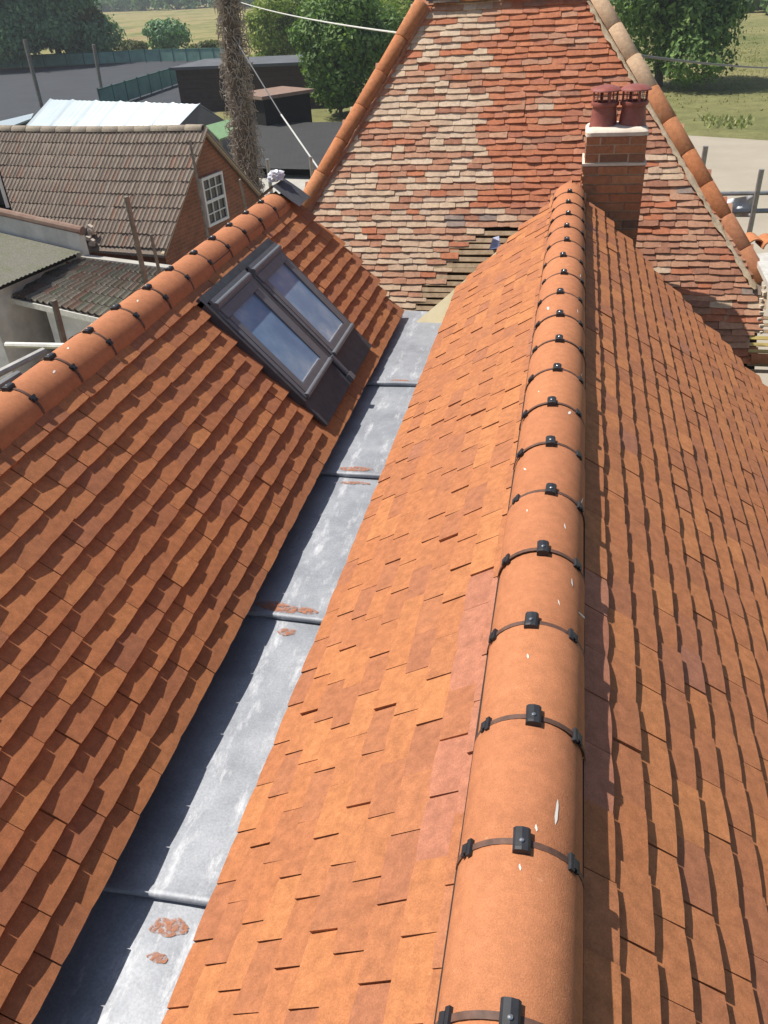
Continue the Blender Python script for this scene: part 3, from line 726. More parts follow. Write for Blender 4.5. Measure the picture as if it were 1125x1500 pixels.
# verge mortar and eaves at the right end
mb = MB()
for k in range(8):
    z = Z0 - (2.08 + k * .04) * KO
    mb.box(old_xz(1.625 + ro.uniform(-.012, .012), z, -.006), (ro.uniform(.02, .04), .03, ro.uniform(.02, .03)), Matrix.Rotation(ro.random(), 3, 'Z'))
mb.put('verge_mortar', M['white_mortar'], old)
put('eaves_ridge_tile', ridge_mesh(.06, .30, .012, 250, M['hip'], 12), old, Matrix.Translation(on_old(1098, 528, .02, KO)) @ Matrix.Rotation(-math.pi / 2, 4, 'Z'))

# ------------------------------------------------------------------ chimney
CXa, CXb, CYa, CYb = .076, .545, 6.72, 7.14
chim = thing('brick_chimney', 'red brick chimney stack with pale mortar cap at the far end of the new ridge', 'chimney', ((CXa + CXb) / 2, 6.93, 4.5))
BR = [None] * 3
for k in range(3):
    mb = MB(); r = random.Random(k); mb.box((0, 0, 0), (1, 1, 1)); mb.v = [tuple(c_ * (1 + r.uniform(-.012, .012)) for c_ in p) for p in mb.v]; BR[k] = mb.mesh(M['brick'])
rb = random.Random(4); BH, BJ = .0555, .0115
def course(z, ins, k):
    xa, xb, ya, yb = CXa + ins, CXb - ins, CYa + ins, CYb - ins; dpt = .10
    for side in range(4):
        ln = (xb - xa) if side in (0, 2) else (yb - ya) - 2 * dpt - .01
        cuts = [0, .48, 1] if (k + side) % 2 else [0, .24, .72, 1]
        if side in (1, 3): cuts = [0, 1] if k % 2 else [0, .5, 1]
        for c0, c1 in zip(cuts[:-1], cuts[1:]):
            w_ = (c1 - c0) * ln - BJ; mid = (c0 + c1) / 2 * ln; j = rb.gauss(0, .0015)
            if side == 0: cpos, sz = (xa + mid, ya + dpt / 2 + j, z), (w_, dpt, BH)
            elif side == 2: cpos, sz = (xa + mid, yb - dpt / 2 + j, z), (w_, dpt, BH)
            elif side == 1: cpos, sz = (xb - dpt / 2 + j, ya + dpt + .005 + mid, z), (dpt, w_, BH)
            else: cpos, sz = (xa + dpt / 2 + j, ya + dpt + .005 + mid, z), (dpt, w_, BH)
            put('brick', rb.choice(BR), chim, Matrix.Translation(cpos) @ Matrix.Rotation(rb.gauss(0, .004), 4, 'Z') @ Matrix.Diagonal((*sz, 1)))
zt = Z0 - 1.095
for k in range(3): course(zt - BH / 2 - k * (BH + BJ) * .93, .012, k)
zl = zt - 3 * (BH + BJ) * .93
for k in range(12): course(zl - .022 - BH / 2 - k * (BH + BJ), 0, k)
mb = MB(); mb.box(((CXa + CXb) / 2, 6.93, zt - .55), (CXb - CXa - .030, CYb - CYa - .030, 1.09)); mb.put('mortar_core', M['pointing'], chim)
mb = MB(); mb.box(((CXa + CXb) / 2, 6.93, zl - .008), (CXb - CXa + .004, CYb - CYa + .004, .018)); mb.put('mortar_ledge', M['white_mortar'], chim)
mb = MB(); cx, cy = (CXa + CXb) / 2, 6.93; w2, d2 = (CXb - CXa) / 2 - .004, (CYb - CYa) / 2 - .004
rings = [(0, 0.0), (0, .026), (.012, .040), (.05, .052), (.12, .060)]
v = []; nq = 32
for ins, dz in rings:
    for i in range(nq):
        a = 2 * math.pi * i / nq; ca, sa = math.cos(a), math.sin(a); e = .22
        v.append((cx + (w2 - ins) * math.copysign(abs(ca) ** e, ca), cy + (d2 - ins) * math.copysign(abs(sa) ** e, sa), zt + dz + rb.gauss(0, .0012)))
f = [(q * nq + i, q * nq + (i + 1) % nq, (q + 1) * nq + (i + 1) % nq, (q + 1) * nq + i) for q in range(4) for i in range(nq)] + [tuple(range(4 * nq, 5 * nq))]
mb.add(v, f); mb.put('flaunching', M['white_mortar'], chim, True)
def pot(x, y, label):
    root = thing('chimney_pot', label, 'chimney pot', (x, y, zt + .05), 'pots on the chimney')
    zb = zt + .045
    mb = MB(); mb.lathe([(.080, -.02), (.105, 0.0), (.100, .02), (.088, .130), (.088, .140), (.102, .145), (.104, .160), (.101, .170), (.085, .172), (.078, .16), (.078, .05)], (x, y, zb), 28); mb.put('pot', M['pot'], root, True)
    mb = MB()
    for i in range(14):
        a = 2 * math.pi * i / 14; p = Vector((x + .090 * math.cos(a), y + .090 * math.sin(a), zb + .168)); mb.tube(p, p + Vector((0, 0, .078)), .0028, 5)
    for h in (.19, .215): 
        pts = [Vector((x + .090 * math.cos(a), y + .090 * math.sin(a), zb + h)) for a in np.linspace(0, 2 * math.pi, 22)]; mb.path(pts, .0022, 4)
    for a in (.3, 1.87, 3.44, 5.01):
        X = Matrix.Rotation(a, 3, 'Z'); mb.box(Vector((x, y, zb + .206)) + X @ Vector((.091, 0, 0)), (.006, .022, .078), X)
    mb.put('bird_guard', M['pot'], root)
    mb = MB(); mb.lathe([(.0, .282), (.03, .281), (.07, .273), (.10, .260), (.114, .250), (.116, .243), (.108, .242), (.06, .250), (.0, .254)], (x, y, zb), 28); mb.put('cowl', M['pot'], root, True)
pot(.208, 6.90, 'maroon chimney pot with mesh cowl, nearer the ridge side of the stack')
pot(.420, 6.90, 'maroon chimney pot with mesh cowl, nearer the orange hip tiles')

# small things on the roofs
mb = MB(); p = on_old(725, 364, .03, KO); r = random.Random(3)
v = [p + Vector((r.uniform(-.01, .01), 0, 0)) + Vector((a, b_, c_)) for a, b_, c_ in ((-.045, -.03, 0), (.045, -.03, .008), (.052, .045, .0), (-.038, .045, .015), (-.022, -.018, .095), (.048, -.015, .07), (.04, .038, .10), (-.03, .03, .085))]
mb.add(v, [(3, 2, 1, 0), (4, 5, 6, 7), (0, 1, 5, 4), (1, 2, 6, 5), (2, 3, 7, 6), (3, 0, 4, 7)])
tag(mb.put('wrapper', M['bluewhite']), 'small crumpled blue and white wrapper lying on the stripped battens', 'wrapper')
bm = bmesh.new(); bmesh.ops.create_icosphere(bm, subdivisions=3, radius=1)
for v_ in bm.verts:
    n_ = v_.co.normalized(); k_ = 1 + .22 * math.sin(7 * n_.x + 3 * n_.z) * math.sin(6 * n_.y) + .16 * math.sin(13 * n_.z + 9 * n_.x)
    v_.co = Vector((n_.x * .058 * k_, n_.y * .07 * k_, max(-.035, n_.z * .042 * k_)))
me = bpy.data.meshes.new('m'); bm.to_mesh(me); bm.free(); me.materials.append(M['bag'])
pb = Vector((XL - .02, yE + .13, APL + .05))
tag(put('plastic_bag', me, None, Matrix.Translation(pb)), 'crumpled white plastic bag on the far end of the left ridge', 'bag')

# ------------------------------------------------------------------ barn with pantiles
A = Vector((-7.3, 16.58, Z0 - 2.40)); rd = Vector((-.983, .185, 0)); gd = Vector((.185, .983, 0))
LB, WB, PB = 7.0, 2.02, math.radians(42)
barn = thing('brick_barn', 'old brick barn with a brown pantile roof and a white sash window in its gable', 'barn', A - Vector((0, 0, A.z)) + rd * 3.5)
def bp(a, w, z): return Vector((A.x, A.y, 0)) + rd * a + gd * w + Vector((0, 0, z))
ez = A.z - WB * math.tan(PB)
me_v = []; me_f = []; uv = []
def wall(pts, u0):
    n = len(me_v); me_v.extend(pts); me_f.append(tuple(range(n, n + len(pts)))); uv.extend(u0)
wall([bp(.1, -WB + .1, 0), bp(.1, WB - .1, 0), bp(.1, WB - .1, ez), bp(.1, 0, A.z - .08), bp(.1, -WB + .1, ez)], [(0, 0), (2 * WB, 0), (2 * WB, ez), (WB, A.z), (0, ez)])
wall([bp(LB, -WB + .1, 0), bp(.1, -WB + .1, 0), bp(.1, -WB + .1, ez), bp(LB, -WB + .1, ez)], [(0, 0), (LB, 0), (LB, ez), (0, ez)])
wall([bp(.1, WB - .1, 0), bp(LB, WB - .1, 0), bp(LB, WB - .1, ez), bp(.1, WB - .1, ez)], [(0, 0), (LB, 0), (LB, ez), (0, ez)])
me = mesh(me_v, me_f, M['brickwall']); ul = me.uv_layers.new(name='UVMap')
for i, q in enumerate(uv): ul.data[i].uv = q
put('wall', me, barn)
def pantile_mesh(w, l, mat_, seed, rolls=2, amp=.028):
    r = random.Random(seed); nx = rolls * 6; v = []; f = []
    for j, y in enumerate((0, l)):
        for i in range(nx + 1):
            q = i / nx * rolls; h = amp * max(0, math.sin(2 * math.pi * (q % 1) - .4)) ** 1 ; v.append(((i / nx - .5) * w, y, .014 + h - (0 if j == 0 else .006)))
    n = nx + 1
    f = [(i, i + 1, n + i + 1, n + i) for i in range(nx)]
    b0 = len(v)
    for i in range(n): v.append((v[i][0], 0.001, v[i][2] - .016))
    f += [(b0 + i, b0 + i + 1, i + 1, i) for i in range(nx)]
    return mesh(v, f, mat_, True, None, 50)
PV = [pantile_mesh(.208, .37, M['pantile'], k) for k in range(2)]
rp = random.Random(9); cP, sP = math.cos(PB), math.sin(PB)
db = -gd * cP + Vector((0, 0, -sP)); nb = -gd * sP + Vector((0, 0, cP)); specs = []
for k in range(9):
    for i in range(int(LB / .205) + 1):
        a = .02 + i * .205; sag = -.05 * math.sin(math.pi * min(1, a / LB))
        sk = .33 + k * .30
        P = bp(a, 0, A.z + sag) + db * sk
        M4 = frame(P + nb * (.03 + rp.gauss(0, .003)), -rd, -db, nb) @ Matrix.Rotation(-.05 + rp.gauss(0, .012), 4, 'X') @ Matrix.Rotation(rp.gauss(0, .012), 4, 'Z')
        specs.append([rp.choice(PV), M4, score(P)])
lay(barn, specs, 'pantile', 300)
mb = MB(); mb.prism([bp(-.04, 0, A.z), bp(LB, 0, A.z), bp(LB, -WB - .1, ez - .09), bp(-.04, -WB - .1, ez - .09)], (0, 0, -.05)); mb.prism([bp(LB, 0, A.z), bp(-.04, 0, A.z), bp(-.04, WB + .1, ez - .09), bp(LB, WB + .1, ez - .09)], (0, 0, -.05)); mb.put('roof_deck', M['pantile'], barn)
for i in range(17):
    a = .02 + i * .42; sag = -.05 * math.sin(math.pi * min(1, a / LB))
    put('ridge_tile', ridge_mesh(.10, .41, .015, 400 + i, M['ridge_grey'], 8), barn, frame(bp(a, 0, A.z + sag - .005), rd.cross(Vector((0, 0, 1))), rd, Vector((0, 0, 1))))
mb = MB()
for sgn in (-1, 1):
    a_ = bp(.0, 0, A.z + .0); b2 = bp(.0, sgn * (WB + .06), ez - .06); dv = (b2 - a_).normalized(); X = Matrix((rd, dv, rd.cross(dv))).transposed(); mb.box((a_ + b2) / 2 + Vector((0, 0, -.03)), (.07, (b2 - a_).length, .07), X)
mb.put('verge', M['mortar'], barn)
win = MB(); wy0, wy1, wz0, wz1 = -.36, .44, Z0 - 4.24, Z0 - 3.27; Xg = Matrix((rd, gd, Vector((0, 0, 1)))).transposed()
def wbar(mb, w0, w1, z0, z1, a0, a1): mb.box(bp((a0 + a1) / 2, (w0 + w1) / 2, (z0 + z1) / 2), (a1 - a0, w1 - w0, z1 - z0), Xg)
fw = .055
for q in ((wy0, wy0 + fw, wz0, wz1), (wy1 - fw, wy1, wz0, wz1)): wbar(win, *q, .03, .12)
for q in ((wy0 + fw, wy1 - fw, wz0, wz0 + fw), (wy0 + fw, wy1 - fw, wz1 - fw, wz1), (wy0 + fw, wy1 - fw, (wz0 + wz1) / 2 - .03, (wz0 + wz1) / 2 + .03)): wbar(win, *q, .035, .115)
wf = win.put('window', M['white_paint'], barn)
mb = MB(); pw = (wy1 - wy0 - 2 * fw) / 3
for i in (1, 2): wbar(mb, wy0 + fw + i * pw - .011, wy0 + fw + i * pw + .011, wz0 + fw, wz1 - fw, .045, .09)
for z in ((wz0 * .75 + wz1 * .25), (wz0 * .25 + wz1 * .75)): wbar(mb, wy0 + fw, wy1 - fw, z - .011, z + .011, .048, .088)
put('glazing_bars', mb.mesh(M['white_paint']), wf, Matrix.Identity(4))
for i in range(3):
    for j in range(4):
        mb = MB(); h_ = (wz1 - wz0 - 2 * fw) / 4; wbar(mb, wy0 + fw + i * pw, wy0 + fw + (i + 1) * pw, wz0 + fw + j * h_, wz0 + fw + (j + 1) * h_, .07, .075); put('pane', mb.mesh(M['glass_house']), wf, Matrix.Identity(4))

# lean-to with dark pantiles in front of the barn
lean = thing('lean_to', 'low pale walled lean-to with a dark mossy pantile roof in front of the barn', 'outbuilding', bp(2, -3, 0))
c_tl, c_tr, c_bl, c_br = pz(124, 380, Z0 - 4.30), pz(262, 398, Z0 - 4.30), pz(2, 432, Z0 - 4.52), pz(210, 480, Z0 - 4.52)
NC = 22; specs = []
ex = (c_br - c_bl); ndir = (ex.cross(c_tl - c_bl)).normalized()
LV = [pantile_mesh(.19, .36, M['pantile_dark'], 20 + k, 1, .05) for k in range(2)]
nrow = 6
for i in range(NC):
    for j in range(nrow):
        t0 = (i + .5) / NC; a = c_bl.lerp(c_br, t0); b_ = c_tl.lerp(c_tr, t0); P = a.lerp(b_, j / nrow); Yd = (b_ - a).normalized(); Xd = Yd.cross(ndir).normalized()
        wsc = (c_bl.lerp(c_tl, j / nrow) - c_br.lerp(c_tr, j / nrow)).length / NC / .19
        lsc = (b_ - a).length / nrow * 1.15 / .36
        specs.append([rp.choice(LV), frame(P + ndir * .02, Xd, Yd, Xd.cross(Yd)) @ Matrix.Rotation(-.03, 4, 'X') @ Matrix.Diagonal((wsc, lsc, 1, 1)), score(P)])
lay(lean, specs, 'pantile', 300)
mb = MB(); dn = Vector((0, 0, -.08))
mb.prism([c_bl, c_br, c_tr, c_tl], dn); mb.put('roof_deck', M['wood_grey'], lean)
mb = MB(); ed = (c_br - c_bl).normalized(); mb.box((c_bl + c_br) / 2 + Vector((0, 0, -.05)) - ed.cross(Vector((0, 0, 1))) * -.03, ((c_br - c_bl).length, .03, .10), Matrix((ed, Vector((0, 0, 1)).cross(ed), Vector((0, 0, 1)))).transposed()); mb.put('gutter', M['galv_white'], lean)
mb = MB(); ed2 = (c_tr - c_tl).normalized(); mb.box((c_tl + c_tr) / 2 + Vector((0, 0, .05)), ((c_tr - c_tl).length, .16, .05), Matrix((ed2, Vector((0, 0, 1)).cross(ed2), Vector((0, 0, 1)))).transposed()); mb.put('flashing', M['concrete'], lean)
bk_ = Vector((0, 0, 1)).cross(ed)
mb = MB()
for t0, t1 in ((-.30, .06), (.28, 1.0)):
    a, b_ = c_bl.lerp(c_br, t0) + bk_ * .12, c_bl.lerp(c_br, t1) + bk_ * .12; a.z = b_.z = 0
    mb.prism([a, b_, b_ + bk_ * .12, a + bk_ * .12], (0, 0, c_bl.z - .06 if t0 > 0 else c_bl.z - .45))
mb.put('wall', M['render'], lean)
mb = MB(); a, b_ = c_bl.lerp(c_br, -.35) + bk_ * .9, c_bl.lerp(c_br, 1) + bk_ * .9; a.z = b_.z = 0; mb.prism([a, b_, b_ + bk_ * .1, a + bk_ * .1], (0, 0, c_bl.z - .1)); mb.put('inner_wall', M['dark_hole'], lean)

# mossy sheet roof with a coped parapet
sh = thing('sheet_roof_shed', 'shed with a mossy grey green corrugated sheet roof below a rendered parapet', 'outbuilding', pz(20, 370, 0))
zr = Z0 - 4.12
q0, q1, q2, q3 = pz(118, 369, zr), pz(-4, 421, zr), pz(-260, 421, zr - .0), pz(-140, 318, zr + .45)
q2 = q1 + Vector((-3.2, .6, .45)); q3 = q0 + Vector((-3.2, .6, .45))
v = []; f = []; NI, NJ = 64, 4
for i in range(NI + 1):
    a = q1.lerp(q0, i / NI); b_ = q2.lerp(q3, i / NI)
    for j in range(NJ + 1): p = a.lerp(b_, j / NJ); v.append(p + Vector((0, 0, .012 * math.sin(i * math.pi / 1.6))))
f = [(i * (NJ + 1) + j, (i + 1) * (NJ + 1) + j, (i + 1) * (NJ + 1) + j + 1, i * (NJ + 1) + j + 1) for i in range(NI) for j in range(NJ)]
put('corrugated_roof', mesh(v, [tuple(reversed(q)) for q in f], M['moss'], True, None, 60), sh)
mb = MB(); cen = (q0 + q1 + q2 + q3) / 4; mb.prism([q1 + Vector((-.12, 0, -.05)), q0 + Vector((-.12, 0, -.05)), q3 + Vector((0, 0, -.05)), q2 + Vector((0, 0, -.05))], (0, 0, -.05)); mb.put('underside', M['dark_hole'], sh)
mb = MB(); mb.prism([Vector((p.x, p.y, 0)) for p in (q1 + Vector((-.35, .1, 0)), q0 + Vector((-.35, -.05, 0)), q3, q2)], (0, 0, zr - .15)); mb.put('wall', M['render'], sh)
pa, pb2 = q0 + Vector((.02, .06, 0)), q3 + Vector((0, .06, 0)); dpp = (pb2 - pa); dpp.z = 0; dpp.normalize()
mb = MB(); mb.prism([pa + Vector((0, 0, -.3)), pb2 + Vector((0, 0, -.3)), pb2 + Vector((.03, .14, -.3)), pa + Vector((.03, .14, -.3))], (0, 0, .62)); mb.put('parapet', M['render'], sh)
mb = MB(); pr_ = pa + Vector((.06, .07, .36)); pl_ = pb2 + Vector((0, .07, .36)); mb.tube(pr_, pl_, .085, 10); mb.put('coping', M['coping'], sh, True)
# black boarded shed end at the far left
bs = thing('boarded_shed', 'black boarded shed end with white trim at the left edge beside the barn roof', 'outbuilding', pz(-20, 300, 0))
c0 = py(-6, 270, 14.7); zt_, zb_ = py(0, 236, 14.7).z, py(0, 300, 14.7).z
for k in range(6):
    mb = MB(); z = zb_ + (zt_ - zb_) * (k + .5) / 6; mb.box((c0.x - .45, 14.7, z), (1.1, .04 + .01 * (k % 2), (zt_ - zb_) / 6 - .008)); mb.put('board', M['blackboard'], bs)
mb = MB(); mb.box((c0.x - .45, 14.80, zt_ / 2), (1.05, .10, zt_)); mb.put('wall', M['dark_hole'], bs)
mb = MB(); mb.box((c0.x + .125, 14.68, (zt_ + zb_) / 2), (.04, .06, zt_ - zb_ + .1)); mb.put('trim', M['white_paint'], bs)
# pale debris and a dark pipe end in the corner between the roofs
dz = pz(124, 352, Z0 - 4.15)
pl = thing('rainwater_hopper', 'dark rainwater hopper with pale broken mortar in the corner between the low roofs', 'hopper', dz)
mb = MB(); mb.tube(dz, dz + Vector((0, 0, .24)), .085, 10, .11); mb.put('hopper', M['felt'], pl, True)
mb = MB()
for k in range(6): mb.box(dz + Vector((.2 + rp.uniform(-.08, .05), rp.uniform(-.1, .1), -.05 + k * .06)), (rp.uniform(.06, .15), .1, .07), Matrix.Rotation(rp.random(), 3, 'Y'))
mb.put('broken_mortar', M['white_mortar'], pl)

# ------------------------------------------------------------------ tin roofed shed, dark sheds, courts fence
tin = thing('tin_roof_shed', 'shed with a bright white ribbed tin roof behind the barn', 'outbuilding', pz(200, 190, 0))
zt2, zb2 = Z0 - 3.1, Z0 - 3.95
a, b_ = pz(74, 146, zt2), pz(294, 153, zt2); c1, d1 = pz(247, 202, zb2), pz(26, 200, zb2)
NI = 60; v = []; f = []
for i in range(NI + 1):
    p, q = a.lerp(b_, i / NI), d1.lerp(c1, i / NI); rib = .045 if i % 10 == 0 else (.012 if i % 2 else 0)
    for j in range(3): v.append(p.lerp(q, j / 2) + Vector((0, 0, rib)))
f = [(i * 3 + j, i * 3 + j + 1, (i + 1) * 3 + j + 1, (i + 1) * 3 + j) for i in range(NI) for j in range(2)]
put('roof_sheet', mesh(v, f, M['tin']), tin)
bk2 = Vector((a.y - b_.y, b_.x - a.x, 0)).normalized(); bk2 = bk2 if bk2.y > 0 else -bk2
e0 = pz(350, 190, zb2 - .1); e1 = a + (e0 - b_)
mb = MB(); mb.add([a, b_, e0, e1], [(0, 1, 2, 3)]); mb.put('roof_sheet', M['tin'], tin)
mb = MB(); gz = lambda p: Vector((p.x, p.y, 0))
mb.add([c1 + Vector((-.1, .1, 0)), gz(c1), gz(e0), e0, b_ + Vector((-.05, 0, -.03))], [(0, 1, 2, 3, 4)]); mb.add([d1 + Vector((.1, .1, -.05)), c1 + Vector((-.1, .1, -.05)), gz(c1), gz(d1)], [(3, 2, 1, 0)]); mb.add([e1, e0, gz(e0), gz(e1)], [(0, 1, 2, 3)])
mb.put('wall', M['felt'], tin)
sm = thing('lean_to', 'small white sheet roof beside the big white tin roof at the left edge', 'outbuilding', pz(10, 190, 0))
mb = MB(); mb.prism([pz(-60, 192, Z0 - 4.1), pz(0, 180, Z0 - 4.1), pz(50, 168, Z0 - 4.1), pz(46, 176, Z0 - 4.1), pz(10, 190, Z0 - 4.1), pz(-60, 205, Z0 - 4.1)], (0, 0, .06)); mb.put('roof_sheet', M['tin'], sm)
mb = MB(); mb.prism([gz(pz(-55, 194, Z0 - 4.1)), gz(pz(8, 186, Z0 - 4.1)), gz(pz(40, 176, Z0 - 4.1)), gz(pz(44, 172, Z0 - 4.1)), gz(pz(-55, 192, Z0 - 4.1))], (0, 0, 2.45)); mb.put('wall', M['felt'], sm)
gs = thing('green_canopy', 'small green sheet canopy between the barn gable and the ivy covered pole', 'canopy', pz(325, 200, 0))
mb = MB(); mb.prism([pz(302, 186, Z0 - 3.3), pz(322, 206, Z0 - 3.3), pz(368, 190, Z0 - 3.3), pz(346, 174, Z0 - 3.3)], (0, 0, .04)); mb.put('roof_sheet', M['green_sheet'], gs)
mb = MB()
for u, v_ in ((310, 190), (322, 201), (360, 182), (345, 174)): q = pz(u, v_, Z0 - 3.3); mb.tube(gz(q), q, .05, 6)
mb.put('post', M['wood_grey'], gs)

def shed(name, label, fl, fr, depth, h, wallm, roofm, over=.25, skew=(0, 0), boards=0):
    fl, fr = Vector(fl), Vector(fr); d = (fr - fl); d.z = 0; ln = d.length; d.normalize(); n = Vector((-d.y, d.x, 0))
    n = n if n.y > 0 else -n
    root = thing(name, label, 'outbuilding', (fl + fr) / 2)
    mb = MB(); mb.prism([gz(fl), gz(fr), gz(fr) + n * depth, gz(fl) + n * depth], (0, 0, h)); mb.put('wall', wallm, root)
    X = Matrix((d, n, Vector((0, 0, 1)))).transposed()
    if boards:
        for k in range(boards):
            mb = MB(); mb.box((gz(fl) + gz(fr)) / 2 - n * .02 + Vector((0, 0, h * (k + .5) / boards)), (ln, .04 + .015 * (k % 2), h / boards - .02), X); mb.put('board', wallm, root)
    mb = MB(); mb.box((gz(fl) + gz(fr)) / 2 + n * depth / 2 + Vector((0, 0, h + .09)), (ln + 2 * over, depth + 2 * over, .16), X); mb.put('roof', roofm, root)
    return root
shed('dark_shed', 'long dark boarded shed with a flat grey felt roof beyond the tin roof', pz(268, 164), pz(470, 158), 5.0, 2.35, M['dark_shed'], M['felt'], boards=9)
shed('small_shed', 'small dark shed with a brown flat roof in front of the laurel bush', pz(392, 196), pz(458, 184), 2.6, 1.6, M['dark_hole'], M['coping'], .2)
zf = .38
fa, fb = pz(366, 246, zf), pz(530, 250, zf)
fc, fd = pz(545, 178, zf), pz(372, 180, zf)
big = thing('low_store', 'wide low store with a plain dark flat roof beside the hipped old roof', 'outbuilding', gz((fa + fb) / 2))
v = []; f = []; NI = 70
for i in range(NI + 1):
    p, q = fa.lerp(fb, i / NI), fd.lerp(fc, i / NI)
    for j in range(6): v.append(p.lerp(q, j / 5) + Vector((0, 0, .003 * math.sin(i * 1.9))))
f = [(i * 6 + j, (i + 1) * 6 + j, (i + 1) * 6 + j + 1, i * 6 + j + 1) for i in range(NI) for j in range(5)]
put('roof_sheet', mesh(v, f, M['felt_dark'], True, None, 60), big)
mb = MB(); ins = lambda p, q: gz(p.lerp(q, .06)); mb.prism([ins(fa, fc), ins(fb, fd), ins(fc, fa), ins(fd, fb)], (0, 0, zf - .10)); mb.put('wall', M['dark_hole'], big)

def fence(name, label, pts, h, n):
    root = thing(name, label, 'fence', pts[0]); 
    P_ = []
    for i in range(n + 1):
        q = i / n * (len(pts) - 1); k = min(int(q), len(pts) - 2); P_.append(Vector(pts[k]).lerp(Vector(pts[k + 1]), q - k))
    pm = MB(); pm.tube((0, 0, 0), (0, 0, h + .1), .055, 6); pmesh = pm.mesh(M['netting'])
    for p in P_: put('post', pmesh, root, Matrix.Translation(p))
    for p, q in zip(P_[:-1], P_[1:]):
        mb = MB(); d = (q - p).normalized(); sd = Vector((-d.y, d.x, 0)) * .012
        mb.prism([p - sd + Vector((0, 0, .08)), q - sd + Vector((0, 0, .08)), q + sd + Vector((0, 0, .08)), p + sd + Vector((0, 0, .08))], (0, 0, h - .12)); mb.put('netting', M['netting_'], root)
        mb = MB(); mb.tube(p + Vector((0, 0, h)), q + Vector((0, 0, h)), .04, 5); mb.put('rail', M['netting'], root)
M['netting_'] = plain('pale_green_netting', (.17, .32, .275), .8, vary=.25, scale=1)
fence('netting_fence', 'long green netting fence along the far edge of the dark court', [g(-60, 103), g(110, 96), g(230, 91), g(335, 90)], 1.2, 16)
fence('netting_fence', 'green netting fence with dark posts at the corner of the court by the dark shed', [g(150, 162), g(266, 122)], 1.25, 7)

# ------------------------------------------------------------------ poles and cables
def pole(name, label, cat, a, b_, r, mat_, group=None, n=8, r2=None):
    mb = MB(); mb.tube(a, b_, r, n, r2); return tag(mb.put(name, mat_, None, True), label, cat, group)
a = pz(62, 160); t_ = py(36, 58, a.y); pole('wooden_pole', 'leaning grey wooden pole at the near edge of the dark court, left of two', 'pole', a, (t_.x, a.y, t_.z), .14, M['wood_grey'], 'poles by the court')
a = pz(153, 156); t_ = py(137, 65, a.y); pole('wooden_pole', 'thin grey wooden pole behind the white tin roof, right of two', 'pole', a, (t_.x, a.y, t_.z), .12, M['wood_grey'], 'poles by the court')
a = px_(214, 415, -4.3); t_ = px_(184, 286, -4.3)
mb = MB(); dv = (t_ - a); X = Matrix((Vector((1, .3, 0)).normalized(), Vector((-.3, 1, 0)).normalized(), Vector((0, 0, 1)))).transposed()
def stake(u0, v0, u1, v1, x, w, label, m_):
    a = px_(u0, v0, x); t_ = px_(u1, v1, x); bse = a + (a - t_) * 2.0; d = (t_ - bse); ln = d.length; d.normalize(); s_ = Vector((1, 0, 0)).cross(d).normalized(); X = Matrix((s_.cross(d) * -1, s_, d)).transposed()
    mb = MB(); mb.box((bse + t_) / 2, (w * .45, w, ln), X, taper=.8); return tag(mb.put('timber_post', m_), label, 'post', 'timber posts beyond the left ridge')
stake(213, 410, 185, 288, -5.2, .085, 'tall grey timber post standing against the barn roof behind the left ridge', M['wood_grey'])
stake(232, 392, 221, 343, -5.4, .06, 'short timber post just right of the tall grey post behind the left ridge', M['wood_grey'])
stake(93, 497, 79, 440, -4.6, .075, 'stubby timber post in front of the pale lean-to wall', M['wood_grey'])
stake(303, 338, 278, 205, -6.6, .07, 'thin pole leaning along the edge of the barn gable', M['wood_grey'])
stake(359, 298, 351, 263, -5.0, .06, 'short timber post at the foot of the ivy covered pole', M['wood_grey'])
a, b_ = px_(10, 505, -4.0), px_(95, 507, -3.3); pole('scaffold_pole', 'white horizontal scaffold pole poking out left of the left ridge', 'scaffold pole', a, b_ + (b_ - a) * .4, .022, M['galv_white'], 'scaffold poles on the left')
a, b_ = pz(-40, 566, Z0 - 1.75), pz(64, 514, Z0 - 1.75); pole('scaffold_pole', 'pale scaffold pole running along the outside of the left ridge', 'scaffold pole', a, b_, .022, M['galv_white'], 'scaffold poles on the left')
a, b_ = pz(-40, 590, Z0 - 1.60), pz(28, 548, Z0 - 1.60); pole('scaffold_pole', 'lower pale scaffold pole at the left edge close to the ridge', 'scaffold pole', a, b_, .02, M['galv'], 'scaffold poles on the left')
a = px_(398, 286, -5.2); t_ = px_(393, 232, -5.2); pole('scaffold_pole', 'thin upright scaffold pole behind the plastic bag', 'scaffold pole', (a.x, a.y, 0), (a.x, a.y, t_.z), .035, M['galv'], 'scaffold poles on the left')
a = px_(459, 275, -4.0); t_ = px_(457, 228, -4.0); pole('scaffold_pole', 'thin upright scaffold pole touching the left hip tiles', 'scaffold pole', (a.x, a.y, 0), (a.x, a.y, t_.z), .03, M['galv'], 'scaffold poles on the left')
